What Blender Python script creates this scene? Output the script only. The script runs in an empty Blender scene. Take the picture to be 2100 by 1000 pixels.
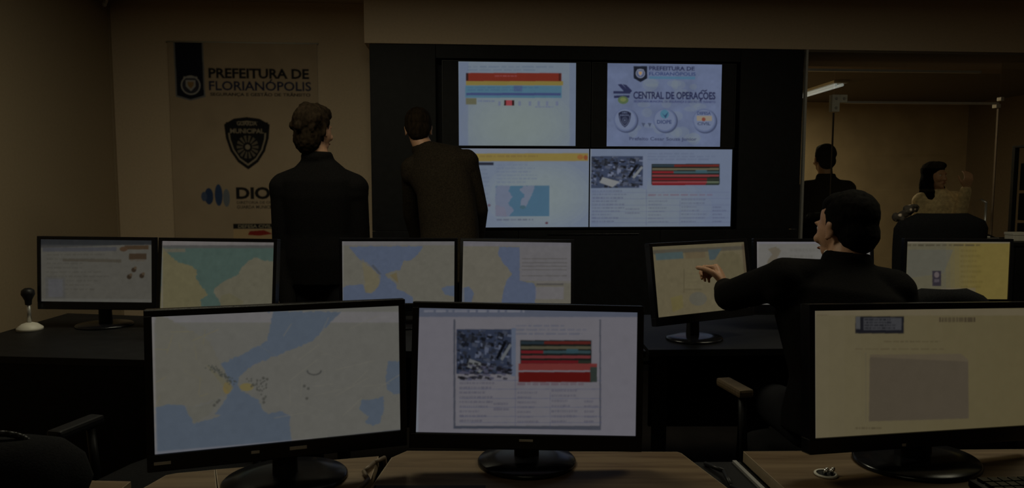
import bpy, bmesh, math, random
import numpy as np
from mathutils import Vector, Matrix, Euler

# ------------------------------------------------------------------ camera, world, lights, exposure
SC = bpy.context.scene
COL = SC.collection
F = 1450.0                       # focal length in pixels of the 2100x1000 frame
TH = math.atan(122 / 1450.0)     # camera looks slightly down
EYE = Vector((0, 0, 1.37))
cam_data = bpy.data.cameras.new('camera')
cam_data.sensor_width = 36.0
cam_data.lens = 36.0 * F / 2100
cam_data.clip_start = 0.05
cam = bpy.data.objects.new('camera', cam_data)
COL.objects.link(cam)
cam.location = EYE
cam.rotation_euler = (math.pi / 2 - TH, 0, 0)
SC.camera = cam

SC.view_settings.view_transform = 'Standard'
SC.view_settings.look = 'None'
SC.view_settings.gamma = 1
SC.view_settings.exposure = 0
SC.view_settings.use_curve_mapping = False

world = bpy.data.worlds.new('world')
SC.world = world
world.use_nodes = True
world.node_tree.nodes['Background'].inputs[0].default_value = (1.0, 0.8, 0.55, 1)
world.node_tree.nodes['Background'].inputs[1].default_value = 0.002


def area_light(name, loc, size, power, color, target=None):
    d = bpy.data.lights.new(name, 'AREA')
    d.shape = 'RECTANGLE'
    d.size, d.size_y = size
    d.energy = power
    d.color = color
    o = bpy.data.objects.new(name, d)
    COL.objects.link(o)
    o.location = loc
    if target is not None:
        o.rotation_euler = (Vector(target) - Vector(loc)).to_track_quat('-Z', 'Y').to_euler()
    return o


WARM = (1.0, 0.94, 0.68)
area_light('room_lamp', (-0.9, 2.7, 2.66), (1.2, 0.6), 17, WARM)
area_light('room_lamp', (1.9, 2.5, 2.66), (1.2, 0.6), 15, WARM)
area_light('room_lamp', (-0.2, -1.0, 2.66), (1.2, 0.6), 3, WARM)
area_light('corridor_fill', (2.9, 8.6, 2.50), (0.4, 1.4), 48, (1.0, 0.84, 0.55))  # unseen fill light, added behind the cabinet to brighten the corridor wall

# ------------------------------------------------------------------ frames of reference
A0 = math.radians(4.3)           # the end wall is turned a little from the camera
WU = Vector((math.cos(A0), math.sin(A0), 0))
WN = Vector((-math.sin(A0), math.cos(A0), 0))
WO = Vector((0.5527, 5.0558, 0))


def wp(s, t, z):                 # a point of the room: s along the end wall, t behind the video wall's face, z up
    return WO + WU * s + WN * t + Vector((0, 0, z))


_s, _c = math.sin(TH), math.cos(TH)


def P(px, py, Y):                # the point at distance Y from the camera plane seen at this place of the 2100x1000 frame
    u, v = (px - 1050) / F, (500 - py) / F
    d = Vector((u, _c + v * _s, -_s + v * _c))
    return EYE + d * (Y / d.y)


# ------------------------------------------------------------------ materials
def nt_mat(name):
    m = bpy.data.materials.new(name)
    m.use_nodes = True
    nt = m.node_tree
    return m, nt, nt.nodes['Principled BSDF']


def mat(name, col, rough=0.6, metal=0.0, bump=0.0, scale=40.0, vary=0.0, spec=0.5, emit=None, emit_s=0.0, stretch=None):
    m, nt, b = nt_mat(name)
    b.inputs['Roughness'].default_value = rough
    b.inputs['Metallic'].default_value = metal
    b.inputs['Specular IOR Level'].default_value = spec
    tc = nt.nodes.new('ShaderNodeTexCoord')
    mp = nt.nodes.new('ShaderNodeMapping')
    nt.links.new(tc.outputs['Object'], mp.inputs[0])
    if stretch:
        mp.inputs['Scale'].default_value = stretch
    nz = nt.nodes.new('ShaderNodeTexNoise')
    nz.inputs['Scale'].default_value = scale
    nz.inputs['Detail'].default_value = 4
    nt.links.new(mp.outputs[0], nz.inputs['Vector'])
    rmp = nt.nodes.new('ShaderNodeValToRGB')
    lo = [max(0, c * (1 - vary)) for c in col]
    hi = [min(1, c * (1 + vary)) for c in col]
    rmp.color_ramp.elements[0].position = 0.3
    rmp.color_ramp.elements[1].position = 0.7
    rmp.color_ramp.elements[0].color = (*lo, 1)
    rmp.color_ramp.elements[1].color = (*hi, 1)
    nt.links.new(nz.outputs['Fac'], rmp.inputs[0])
    nt.links.new(rmp.outputs[0], b.inputs['Base Color'])
    if bump:
        bp = nt.nodes.new('ShaderNodeBump')
        bp.inputs['Strength'].default_value = bump
        bp.inputs['Distance'].default_value = 0.002
        nt.links.new(nz.outputs['Fac'], bp.inputs['Height'])
        nt.links.new(bp.outputs[0], b.inputs['Normal'])
    if emit:
        b.inputs['Emission Color'].default_value = (*emit, 1)
        b.inputs['Emission Strength'].default_value = emit_s
    return m


M = {}
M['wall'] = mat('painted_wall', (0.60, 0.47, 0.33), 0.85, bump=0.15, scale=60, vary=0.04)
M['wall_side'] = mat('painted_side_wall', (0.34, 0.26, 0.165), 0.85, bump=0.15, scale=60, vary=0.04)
M['bulkhead'] = mat('painted_bulkhead', (0.58, 0.45, 0.32), 0.85, bump=0.1, scale=60, vary=0.04)
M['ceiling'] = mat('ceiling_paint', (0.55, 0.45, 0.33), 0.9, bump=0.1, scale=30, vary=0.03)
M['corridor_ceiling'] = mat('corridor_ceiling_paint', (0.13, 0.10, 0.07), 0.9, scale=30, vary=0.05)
M['bronze'] = mat('dark_bronze', (0.16, 0.12, 0.08), 0.5, metal=0.3, scale=30, vary=0.1)
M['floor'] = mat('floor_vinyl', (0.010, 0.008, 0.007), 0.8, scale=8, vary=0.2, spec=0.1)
M['corridor'] = mat('corridor_wall', (0.52, 0.40, 0.25), 0.8, scale=3, vary=0.12)
M['black_panel'] = mat('black_laminate', (0.006, 0.006, 0.007), 0.55, scale=20, vary=0.3, spec=0.2)
M['black_plastic'] = mat('black_plastic', (0.008, 0.008, 0.009), 0.45, scale=80, vary=0.2, spec=0.25)
M['gloss_black'] = mat('gloss_black_plastic', (0.006, 0.006, 0.008), 0.22, scale=80, vary=0.2, spec=0.35)
M['fabric_black'] = mat('black_fabric', (0.008, 0.008, 0.009), 0.95, bump=0.6, scale=260, vary=0.4, spec=0.1)
M['jacket_black'] = mat('black_wool', (0.0045, 0.004, 0.004), 0.95, bump=0.5, scale=180, vary=0.3, spec=0.08)
M['jacket_brown'] = mat('charcoal_brown_wool', (0.020, 0.015, 0.010), 0.95, bump=0.5, scale=120, vary=0.35, spec=0.08)
M['trouser'] = mat('dark_trouser_cloth', (0.010, 0.010, 0.012), 0.95, bump=0.3, scale=200, vary=0.2, spec=0.1)
M['shoe'] = mat('black_leather', (0.01, 0.008, 0.007), 0.35, scale=60, vary=0.2)
M['skin'] = mat('skin', (0.42, 0.23, 0.14), 0.55, bump=0.1, scale=120, vary=0.08)
M['hair_brown'] = mat('dark_brown_hair', (0.014, 0.009, 0.005), 0.9, bump=1.0, scale=70, vary=0.5, stretch=(1, 1, 0.25), spec=0.06)
M['hair_black'] = mat('black_hair', (0.004, 0.0035, 0.003), 0.9, bump=1.0, scale=90, vary=0.5, stretch=(1, 1, 0.25), spec=0.05)
M['shirt'] = mat('white_shirt_cotton', (0.62, 0.60, 0.55), 0.8, scale=100, vary=0.05)
M['blouse'] = mat('tan_blouse_cloth', (0.70, 0.54, 0.32), 0.8, bump=0.4, scale=40, vary=0.25)
M['eye'] = mat('eye_white', (0.5, 0.48, 0.45), 0.3, scale=50, vary=0.05)
M['lip'] = mat('lip', (0.30, 0.12, 0.09), 0.5, scale=80, vary=0.1)
M['alu'] = mat('brushed_aluminium', (0.55, 0.54, 0.52), 0.35, metal=0.7, scale=30, vary=0.1, stretch=(1, 1, 12))
M['chrome'] = mat('chrome', (0.75, 0.74, 0.72), 0.18, metal=1.0, scale=20, vary=0.05)
M['pale_plastic'] = mat('pale_plastic', (0.55, 0.52, 0.45), 0.5, scale=40, vary=0.05)
M['paper'] = mat('white_paper', (0.7, 0.66, 0.58), 0.8, scale=40, vary=0.05)
M['edge'] = mat('desk_edge_band', (0.26, 0.20, 0.13), 0.5, scale=30, vary=0.1)
M['armwood'] = mat('armrest_wood', (0.10, 0.07, 0.04), 0.5, scale=20, vary=0.25, stretch=(1, 8, 1))
M['lamp'] = mat('lamp_tube', (0.9, 0.9, 0.9), 0.5, scale=5, emit=(0.62, 0.68, 0.66), emit_s=0.30)


def wood_mat():
    m, nt, b = nt_mat('desk_wood')
    tc = nt.nodes.new('ShaderNodeTexCoord')
    mp = nt.nodes.new('ShaderNodeMapping')
    mp.inputs['Scale'].default_value = (1.2, 14, 14)
    nz = nt.nodes.new('ShaderNodeTexNoise')
    nz.inputs['Scale'].default_value = 3
    nz.inputs['Detail'].default_value = 6
    nz.inputs['Distortion'].default_value = 0.6
    rp = nt.nodes.new('ShaderNodeValToRGB')
    rp.color_ramp.elements[0].position = 0.35
    rp.color_ramp.elements[1].position = 0.68
    rp.color_ramp.elements[0].color = (0.10, 0.06, 0.028, 1)
    rp.color_ramp.elements[1].color = (0.18, 0.122, 0.066, 1)
    nt.links.new(tc.outputs['Object'], mp.inputs[0])
    nt.links.new(mp.outputs[0], nz.inputs['Vector'])
    nt.links.new(nz.outputs['Fac'], rp.inputs[0])
    nt.links.new(rp.outputs[0], b.inputs['Base Color'])
    b.inputs['Roughness'].default_value = 0.45
    b.inputs['Specular IOR Level'].default_value = 0.3
    return m


M['wood'] = wood_mat()


def glass_mat():
    m = bpy.data.materials.new('partition_glass')
    m.use_nodes = True
    nt = m.node_tree
    nt.nodes.clear()
    out = nt.nodes.new('ShaderNodeOutputMaterial')
    mx = nt.nodes.new('ShaderNodeMixShader')
    tr = nt.nodes.new('ShaderNodeBsdfTransparent')
    tr.inputs[0].default_value = (0.86, 0.88, 0.86, 1)
    gl = nt.nodes.new('ShaderNodeBsdfGlossy')
    gl.inputs['Roughness'].default_value = 0.03
    fr = nt.nodes.new('ShaderNodeFresnel')
    fr.inputs[0].default_value = 1.45
    nt.links.new(fr.outputs[0], mx.inputs[0])
    nt.links.new(tr.outputs[0], mx.inputs[1])
    nt.links.new(gl.outputs[0], mx.inputs[2])
    nt.links.new(mx.outputs[0], out.inputs[0])
    return m


M['glass'] = glass_mat()


def print_mat(name, emit):
    m, nt, b = nt_mat(name)
    at = nt.nodes.new('ShaderNodeAttribute')
    at.attribute_name = 'print'
    if emit:
        b.inputs['Base Color'].default_value = (0.01, 0.01, 0.012, 1)
        b.inputs['Roughness'].default_value = 0.5
        b.inputs['Specular IOR Level'].default_value = 0.15
        nt.links.new(at.outputs['Color'], b.inputs['Emission Color'])
        b.inputs['Emission Strength'].default_value = 1.0
    else:
        nt.links.new(at.outputs['Color'], b.inputs['Base Color'])
        b.inputs['Roughness'].default_value = 0.7
        b.inputs['Specular IOR Level'].default_value = 0.2
    return m


M['screen'] = print_mat('lit_screen', True)
M['print'] = print_mat('printed_vinyl', False)


# ------------------------------------------------------------------ mesh helpers
def obj(name, me_or_bm, m=None, parent=None, smooth=False):
    if isinstance(me_or_bm, bmesh.types.BMesh):
        me = bpy.data.meshes.new(name)
        bmesh.ops.recalc_face_normals(me_or_bm, faces=me_or_bm.faces)
        me_or_bm.to_mesh(me)
        me_or_bm.free()
    else:
        me = me_or_bm
    if m is not None:
        me.materials.clear()
        me.materials.append(M[m] if isinstance(m, str) else m)
    if smooth:
        for p in me.polygons:
            p.use_smooth = True
    o = bpy.data.objects.new(name, me)
    COL.objects.link(o)
    if parent is not None:
        o.parent = parent
    return o


def empty(name, loc, rot=(0, 0, 0)):
    o = bpy.data.objects.new(name, None)
    o.empty_display_size = 0.1
    COL.objects.link(o)
    o.location = loc
    o.rotation_euler = rot
    return o


def tag(o, label, cat, group=None):
    o['label'] = label
    o['category'] = cat
    if group:
        o['group'] = group
    return o


def struct(o, label=None):
    o['kind'] = 'structure'
    if label:
        o['label'] = label
    return o


def box(bm, lo, hi, bev=0.0, mtx=None):
    lo, hi = Vector(lo), Vector(hi)
    c, d = (lo + hi) / 2, hi - lo
    r = bmesh.ops.create_cube(bm, size=1)
    vs = r['verts']
    for v in vs:
        v.co = Vector((v.co.x * d.x, v.co.y * d.y, v.co.z * d.z)) + c
    if bev:
        es = list({e for v in vs for e in v.link_edges})
        rb = bmesh.ops.bevel(bm, geom=es, offset=bev, segments=2, affect='EDGES', profile=0.6)
        vs = list({v for f in rb['faces'] for v in f.verts} | {v for v in vs if v.is_valid})
    if mtx is not None:
        for v in vs:
            v.co = mtx @ v.co
    return vs


def bxo(name, lo, hi, m, parent=None, bev=0.0):
    bm = bmesh.new()
    box(bm, lo, hi, bev)
    return obj(name, bm, m, parent)


def cyl(bm, p0, p1, r0, r1=None, n=20, cap=True):
    r1 = r0 if r1 is None else r1
    p0, p1 = Vector(p0), Vector(p1)
    d = (p1 - p0).normalized()
    a = d.orthogonal().normalized()
    b = d.cross(a)
    R0, R1 = [], []
    for i in range(n):
        t = 2 * math.pi * i / n
        e = a * math.cos(t) + b * math.sin(t)
        R0.append(bm.verts.new(p0 + e * r0))
        R1.append(bm.verts.new(p1 + e * r1))
    for i in range(n):
        j = (i + 1) % n
        bm.faces.new((R0[i], R0[j], R1[j], R1[i]))
    if cap:
        bm.faces.new(R0[::-1])
        bm.faces.new(R1)


def loft(bm, rings):
    """rings: list of (center, side vector * a, depth vector * b, exponent)"""
    n = 24
    prev = None
    first = last = None
    for c, sa, sb, ex in rings:
        ring = []
        for i in range(n):
            t = 2 * math.pi * i / n
            ct, st = math.cos(t), math.sin(t)
            x = math.copysign(abs(ct) ** (2 / ex), ct)
            y = math.copysign(abs(st) ** (2 / ex), st)
            ring.append(bm.verts.new(Vector(c) + sa * x + sb * y))
        if prev:
            for i in range(n):
                j = (i + 1) % n
                bm.faces.new((prev[i], prev[j], ring[j], ring[i]))
        else:
            first = ring
        prev = ring
    bm.faces.new(first[::-1])
    bm.faces.new(prev)


def ell(bm, c, r, rot=None, seg=16):
    mt = Matrix.Translation(Vector(c))
    if rot is not None:
        mt = mt @ rot.to_4x4()
    mt = mt @ Matrix.Diagonal((*r, 1))
    nv = max(6, seg * 2 // 3)
    new, face = bm.verts.new, bm.faces.new
    top, bot = new(mt @ Vector((0, 0, 1))), new(mt @ Vector((0, 0, -1)))
    prev = None
    for i in range(1, nv):
        ph = math.pi * i / nv
        sn, cs = math.sin(ph), math.cos(ph)
        ring = [new(mt @ Vector((sn * math.cos(2 * math.pi * k / seg), sn * math.sin(2 * math.pi * k / seg), cs))) for k in range(seg)]
        for k in range(seg):
            j = (k + 1) % seg
            if prev is None:
                face((top, ring[k], ring[j]))
            else:
                face((prev[k], ring[k], ring[j], prev[j]))
        prev = ring
    for k in range(seg):
        face((prev[k], bot, prev[(k + 1) % seg]))


def cap(bm, p0, r0, p1, r1):
    cyl(bm, p0, p1, r0, r1, 16)
    ell(bm, p0, (r0,) * 3)
    ell(bm, p1, (r1,) * 3)


def tube(bm, pts, r, n=10):
    for a, b in zip(pts[:-1], pts[1:]):
        cyl(bm, a, b, r, r, n)
    for p in pts[1:-1]:
        ell(bm, p, (r,) * 3, seg=10)


def revolve(bm, prof, c=(0, 0, 0), n=40, sx=1.0, sy=1.0):
    c = Vector(c)
    prev = None
    for r, z in prof:
        ring = [bm.verts.new(c + Vector((sx * r * math.cos(2 * math.pi * i / n), sy * r * math.sin(2 * math.pi * i / n), z))) for i in range(n)] if r > 1e-6 else [bm.verts.new(c + Vector((0, 0, z)))]
        if prev:
            for i in range(n):
                j = (i + 1) % n
                if len(prev) == 1 and len(ring) > 1:
                    bm.faces.new((prev[0], ring[j], ring[i]))
                elif len(ring) == 1 and len(prev) > 1:
                    bm.faces.new((prev[i], prev[j], ring[0]))
                elif len(ring) > 1:
                    bm.faces.new((prev[i], prev[j], ring[j], ring[i]))
        prev = ring


def fuse(name, bm, voxel, m, parent, smooth=3, rough=None):
    """joins overlapping shapes into one continuous skin"""
    me = bpy.data.meshes.new(name)
    bmesh.ops.recalc_face_normals(bm, faces=bm.faces)
    bm.to_mesh(me)
    bm.free()
    tmp = bpy.data.objects.new('tmp', me)
    COL.objects.link(tmp)
    r = tmp.modifiers.new('r', 'REMESH')
    r.mode = 'VOXEL'
    r.voxel_size = voxel
    if smooth:
        s = tmp.modifiers.new('s', 'SMOOTH')
        s.factor = 0.6
        s.iterations = smooth
    if rough:
        tx = bpy.data.textures.new('hairnoise', 'CLOUDS')
        tx.noise_scale = rough[1]
        dm = tmp.modifiers.new('d', 'DISPLACE')
        dm.texture = tx
        dm.strength = rough[0]
        dm.texture_coords = 'LOCAL'
    dg = bpy.context.evaluated_depsgraph_get()
    out = bpy.data.meshes.new_from_object(tmp.evaluated_get(dg))
    bpy.data.objects.remove(tmp)
    out.name = name
    return obj(name, out, m, parent, smooth=True)


# ------------------------------------------------------------------ flat print: a small painter that fills a fine grid of colours
def lin(c):
    c = np.array(c[:3], float) / 255
    return np.where(c <= 0.04045, c / 12.92, ((c + 0.055) / 1.055) ** 2.4)


_text_cache = {}


def text_tris(s, bold):
    k = (s, bold)
    if k not in _text_cache:
        cu = bpy.data.curves.new('t', 'FONT')
        cu.body = s
        cu.size = 1
        cu.offset = bold
        cu.resolution_u = 3
        o = bpy.data.objects.new('t', cu)
        COL.objects.link(o)
        dg = bpy.context.evaluated_depsgraph_get()
        me = bpy.data.meshes.new_from_object(o.evaluated_get(dg))
        me.calc_loop_triangles()
        v = np.zeros(len(me.vertices) * 3)
        me.vertices.foreach_get('co', v)
        v = v.reshape(-1, 3)[:, :2]
        t = np.zeros(len(me.loop_triangles) * 3, int)
        me.loop_triangles.foreach_get('vertices', t)
        bpy.data.objects.remove(o)
        _text_cache[k] = v[t.reshape(-1, 3)]
    return _text_cache[k]


class Canvas:
    def __init__(s, W, H, quad, bg, ss=2):
        """quad: the four corners (TL, TR, BR, BL) in the units that the drawing calls use"""
        s.W, s.H, s.ss = W, H, ss
        s.im = np.tile(lin(bg), (H * ss, W * ss, 1))
        src = np.array(quad, float)
        dst = np.array([(0, 0), (1, 0), (1, 1), (0, 1)], float) * (W * ss, H * ss)
        A, b = [], []
        for (x, y), (u, v) in zip(src, dst):
            A.append([x, y, 1, 0, 0, 0, -u * x, -u * y]); b.append(u)
            A.append([0, 0, 0, x, y, 1, -v * x, -v * y]); b.append(v)
        h = np.linalg.solve(np.array(A), np.array(b))
        s.Hm = np.append(h, 1).reshape(3, 3)
        s.yy, s.xx = np.mgrid[0:H * ss, 0:W * ss] + 0.5

    def m(s, p):
        p = np.atleast_2d(np.array(p, float))
        q = np.c_[p, np.ones(len(p))] @ s.Hm.T
        return q[:, :2] / q[:, 2:]

    def put(s, mask, sl, col, a):
        reg = s.im[sl]
        c = lin(col)
        k = (mask * a)[..., None]
        s.im[sl] = reg * (1 - k) + c * k

    def poly(s, pts, col, a=1.0, wob=0.0):
        q = s.m(pts)
        if wob:                      # wobble the outline, for coast lines
            rng = np.random.default_rng(len(pts) * 7 + int(abs(q[0, 0])))
            out = []
            for i in range(len(q)):
                p0, p1 = q[i], q[(i + 1) % len(q)]
                L = np.hypot(*(p1 - p0))
                n = max(1, int(L / (3 * s.ss)))
                for k in range(n):
                    out.append(p0 + (p1 - p0) * k / n + (rng.normal(0, wob * s.ss, 2) if k else 0))
            q = np.array(out)
        x0, y0 = np.maximum(np.floor(q.min(0)).astype(int), 0)
        x1, y1 = np.minimum(np.ceil(q.max(0)).astype(int), (s.W * s.ss, s.H * s.ss))
        if x1 <= x0 or y1 <= y0:
            return
        sl = (slice(y0, y1), slice(x0, x1))
        X, Y = s.xx[sl], s.yy[sl]
        ins = np.zeros(X.shape, bool)
        for i in range(len(q)):
            (ax, ay), (bx, by) = q[i], q[(i + 1) % len(q)]
            if ay == by:
                continue
            cr = ((ay > Y) != (by > Y)) & (X < (bx - ax) * (Y - ay) / (by - ay) + ax)
            ins ^= cr
        s.put(ins.astype(float), sl, col, a)

    def rect(s, x0, y0, x1, y1, col, a=1.0):
        s.poly([(x0, y0), (x1, y0), (x1, y1), (x0, y1)], col, a)

    def oval(s, cx, cy, rx, ry, col, a=1.0):
        t = np.linspace(0, 2 * np.pi, 40, endpoint=False)
        s.poly(np.c_[cx + rx * np.cos(t), cy + ry * np.sin(t)], col, a)

    def text(s, txt, x0, y0, x1, y1, col, a=1.0, bold=0.0):
        """fits the words into the box"""
        T = text_tris(txt, bold)
        mn, mx = T.reshape(-1, 2).min(0), T.reshape(-1, 2).max(0)
        U = (T - mn) / (mx - mn)
        pts = np.stack([x0 + U[..., 0] * (x1 - x0), y1 + U[..., 1] * (y0 - y1)], -1)
        q = s.m(pts.reshape(-1, 2)).reshape(-1, 3, 2)
        mask = np.zeros(s.im.shape[:2], bool)
        for t in q:
            a0, a1 = np.floor(t.min(0)).astype(int), np.ceil(t.max(0)).astype(int)
            a0 = np.maximum(a0, 0)
            a1 = np.minimum(a1, (s.W * s.ss, s.H * s.ss))
            if (a1 <= a0).any():
                continue
            sl = (slice(a0[1], a1[1]), slice(a0[0], a1[0]))
            X, Y = s.xx[sl], s.yy[sl]
            d = []
            for i in range(3):
                ax, ay = t[i]
                bx, by = t[(i + 1) % 3]
                d.append((bx - ax) * (Y - ay) - (by - ay) * (X - ax))
            ins = ((d[0] >= 0) & (d[1] >= 0) & (d[2] >= 0)) | ((d[0] <= 0) & (d[1] <= 0) & (d[2] <= 0))
            mask[sl] |= ins
        s.put(mask.astype(float), (slice(None), slice(None)), col, a)

    def lines(s, x0, y0, x1, y1, n, col, a=0.5, seed=1, h=0.45):
        """rows of small illegible print"""
        rng = random.Random(seed)
        st = (y1 - y0) / n
        for i in range(n):
            x = x0
            end = x1 - (x1 - x0) * rng.random() * 0.45
            while x < end:
                w = (x1 - x0) * (0.03 + 0.1 * rng.random())
                s.rect(x, y0 + i * st, min(x + w, end), y0 + (i + h) * st, col, a * (0.6 + 0.4 * rng.random()))
                x += w + (x1 - x0) * 0.02

    def mottle(s, amt, cell=12, seed=3, region=None):
        rng = np.random.default_rng(seed)
        H, W = s.im.shape[:2]
        tot = np.zeros((H, W))
        for k, w in ((cell, 1.0), (cell // 2 or 1, 0.6), (cell // 4 or 1, 0.4)):
            k = k * s.ss
            g = rng.normal(0, 1, (H // k + 3, W // k + 3))
            yi, xi = s.yy / k, s.xx / k
            y0, x0 = yi.astype(int), xi.astype(int)
            fy, fx = yi - y0, xi - x0
            fy, fx = fy * fy * (3 - 2 * fy), fx * fx * (3 - 2 * fx)
            tot += w * ((g[y0, x0] * (1 - fx) + g[y0, x0 + 1] * fx) * (1 - fy) + (g[y0 + 1, x0] * (1 - fx) + g[y0 + 1, x0 + 1] * fx) * fy)
        f = 1 + amt * tot
        if region:
            q = s.m([(region[0], region[1]), (region[2], region[3])])
            msk = (s.xx > q[0, 0]) & (s.xx < q[1, 0]) & (s.yy > q[0, 1]) & (s.yy < q[1, 1])
            f = np.where(msk, f, 1)
        s.im *= np.clip(f, 0.05, 4)[..., None]

    def mesh(s, name, w, h, z=0.0):
        """grid w x h metres in the XZ plane, facing -Y"""
        im = s.im.reshape(s.H, s.ss, s.W, s.ss, 3).mean((1, 3))
        for _ in range(2):
            pad = np.pad(im, ((1, 1), (1, 1), (0, 0)), 'edge')
            im = 0.4 * im + 0.15 * (pad[:-2, 1:-1] + pad[2:, 1:-1] + pad[1:-1, :-2] + pad[1:-1, 2:])
        W, H = s.W, s.H
        xs = np.linspace(-w / 2, w / 2, W)
        zs = np.linspace(h / 2, -h / 2, H)
        co = np.zeros((H, W, 3), np.float32)
        co[..., 0] = xs[None]
        co[..., 2] = zs[:, None]
        idx = np.arange(H * W).reshape(H, W)
        q = np.stack([idx[1:, :-1], idx[1:, 1:], idx[:-1, 1:], idx[:-1, :-1]], -1).reshape(-1, 4)
        me = bpy.data.meshes.new(name)
        me.vertices.add(H * W)
        me.vertices.foreach_set('co', co.ravel())
        me.loops.add(q.size)
        me.loops.foreach_set('vertex_index', q.ravel())
        me.polygons.add(len(q))
        me.polygons.foreach_set('loop_start', np.arange(len(q)) * 4)
        me.update(calc_edges=True)
        at = me.color_attributes.new('print', 'FLOAT_COLOR', 'POINT')
        c = np.ones((H * W, 4), np.float32)
        c[:, :3] = im.reshape(-1, 3)
        at.data.foreach_set('color', c.ravel())
        return me


#==STRUCTURE==
# ------------------------------------------------------------------ the room
def wbox(name, s0, s1, t0, t1, z0, z1, m, parent=None, bev=0.0):
    """a box in room coordinates, origin at its lower left front corner"""
    o = bxo(name, (0, 0, 0), (s1 - s0, t1 - t0, z1 - z0), m, parent, bev)
    o.location = wp(s0, t0, z0)
    o.rotation_euler = (0, 0, A0)
    return o


CEIL = 2.705
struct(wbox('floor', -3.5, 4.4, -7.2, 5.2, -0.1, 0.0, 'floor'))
struct(wbox('ceiling', -3.5, 4.4, -7.2, 0.6, CEIL, CEIL + 0.1, 'ceiling'))
struct(wbox('wall_back', -3.55, 1.58, 0.45, 0.6, 0, CEIL, 'wall'))
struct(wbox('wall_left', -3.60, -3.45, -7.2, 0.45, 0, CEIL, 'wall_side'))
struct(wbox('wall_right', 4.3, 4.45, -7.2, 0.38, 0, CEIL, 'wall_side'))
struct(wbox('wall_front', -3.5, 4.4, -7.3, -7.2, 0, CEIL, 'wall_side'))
# bulkhead above the video wall and the glass partition
struct(wbox('wall_bulkhead', -1.568, 4.3, 0.0, 0.449, 2.335, CEIL - 0.001, 'bulkhead'))
# the corner bead between left and end wall
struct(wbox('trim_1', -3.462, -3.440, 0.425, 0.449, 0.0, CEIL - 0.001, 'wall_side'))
struct(wbox('baseboard_back', -3.438, -1.60, 0.432, 0.449, 0.0, 0.08, 'alu'))
struct(wbox('bulkhead_shade_panel', 1.553, 4.29, 0.005, 0.60, 2.318, 2.334, 'corridor_ceiling'))  # dark panel added beneath the bulkhead, standing in for shade on its underside
# corridor behind the glass
struct(wbox('wall_corridor', 1.6, 8.0, 5.05, 5.2, 0, 2.56, 'corridor'))
struct(wbox('wall_corridor_left', 1.59, 1.70, 0.62, 5.05, 0, 2.56, 'corridor'))
struct(wbox('wall_corridor_right', 6.6, 6.75, 0.4, 5.05, 0, 2.56, 'bronze'))
struct(wbox('floor_corridor', 4.401, 8.0, 0.4, 5.2, -0.1, 0.0, 'floor'))
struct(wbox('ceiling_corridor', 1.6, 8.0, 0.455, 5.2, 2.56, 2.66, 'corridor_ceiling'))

# glass partition: sidelight, door, second sidelight, each with its own frame members
GT = 0.30


def pane(name, s0, s1, z0, z1, parent):
    bm = bmesh.new()
    for y in (0.0, 0.010):
        bm.faces.new([bm.verts.new(v) for v in ((0, y, 0), (s1 - s0, y, 0), (s1 - s0, y, z1 - z0), (0, y, z1 - z0))])
    o = obj(name, bm, 'glass', parent)
    o.location = (s0, 0, z0)
    return o


def part_box(name, s0, s1, t0, t1, z0, z1, m, parent, bev=0.0):
    o = bxo(name, (0, 0, 0), (s1 - s0, t1 - t0, z1 - z0), m, parent, bev)
    o.location = (s0, t0, z0)
    return o


w1 = empty('window_1', wp(0, GT, 0), (0, 0, A0))
struct(w1, 'narrow fixed glass panel between the video wall and the glass door')
pane('pane', 1.600, 1.945, 0.02, 2.23, w1)
part_box('post', 1.556, 1.572, -0.32, -0.29, 0, 2.33, 'alu', w1)
part_box('floor_channel', 1.600, 1.945, -0.012, 0.022, 0, 0.02, 'alu', w1)
part_box('top_rail', 1.600, 3.12, -0.012, 0.022, 2.231, 2.249, 'alu', w1)
w2 = empty('window_2', wp(0, GT, 0), (0, 0, A0))
struct(w2, 'fixed glass panel at the right of the glass door')
pane('pane', 3.297, 4.29, 0.02, 2.33, w2)
part_box('floor_channel', 3.297, 4.29, -0.012, 0.022, 0, 0.02, 'alu', w2)
w3 = empty('window_3', wp(0, GT, 0), (0, 0, A0))
struct(w3, 'glass transom above the glass door')
pane('pane', 1.950, 3.290, 2.012, 2.230, w3)
d1 = empty('door_1', wp(0, GT, 0), (0, 0, A0))
struct(d1, 'frameless glass door with pale corner fittings and a thin top rail')
pane('pane', 1.955, 3.280, 0.02, 1.990, d1)
part_box('top_rail', 2.045, 3.280, -0.010, 0.020, 1.992, 2.008, 'alu', d1)
bm = bmesh.new()
box(bm, (1.925, -0.018, 1.925), (1.985, 0.028, 2.055), 0.003)
box(bm, (1.985, -0.018, 1.995), (2.045, 0.028, 2.055), 0.003)
hf = obj('corner_fitting', bm, 'pale_plastic', d1)
bm = bmesh.new()
for x, z in ((1.955, 1.955), (1.955, 2.025), (2.017, 2.025)):
    cyl(bm, (x, -0.0185, z), (x, -0.0225, z), 0.011, n=16)
obj('screw', bm, 'alu', hf)['kind'] = 'stuff'
bm = bmesh.new()
box(bm, (3.255, -0.018, 1.965), (3.290, 0.028, 1.995), 0.003)
box(bm, (3.290, -0.018, 2.020), (3.315, 0.028, 2.050), 0.003)
obj('corner_fitting', bm, 'alu', d1)
part_box('edge_seal', 3.283, 3.291, -0.004, 0.014, 0.02, 1.96, 'bronze', d1)
part_box('edge_seal', 1.947, 1.953, -0.004, 0.014, 0.02, 1.92, 'black_plastic', d1)
bm = bmesh.new()
tube(bm, [Vector((3.18, -0.005, 0.85)), Vector((3.18, -0.06, 0.87)), Vector((3.18, -0.06, 1.23)), Vector((3.18, -0.005, 1.25))], 0.010)
obj('door_handle', bm, 'alu', d1, True)

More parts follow.
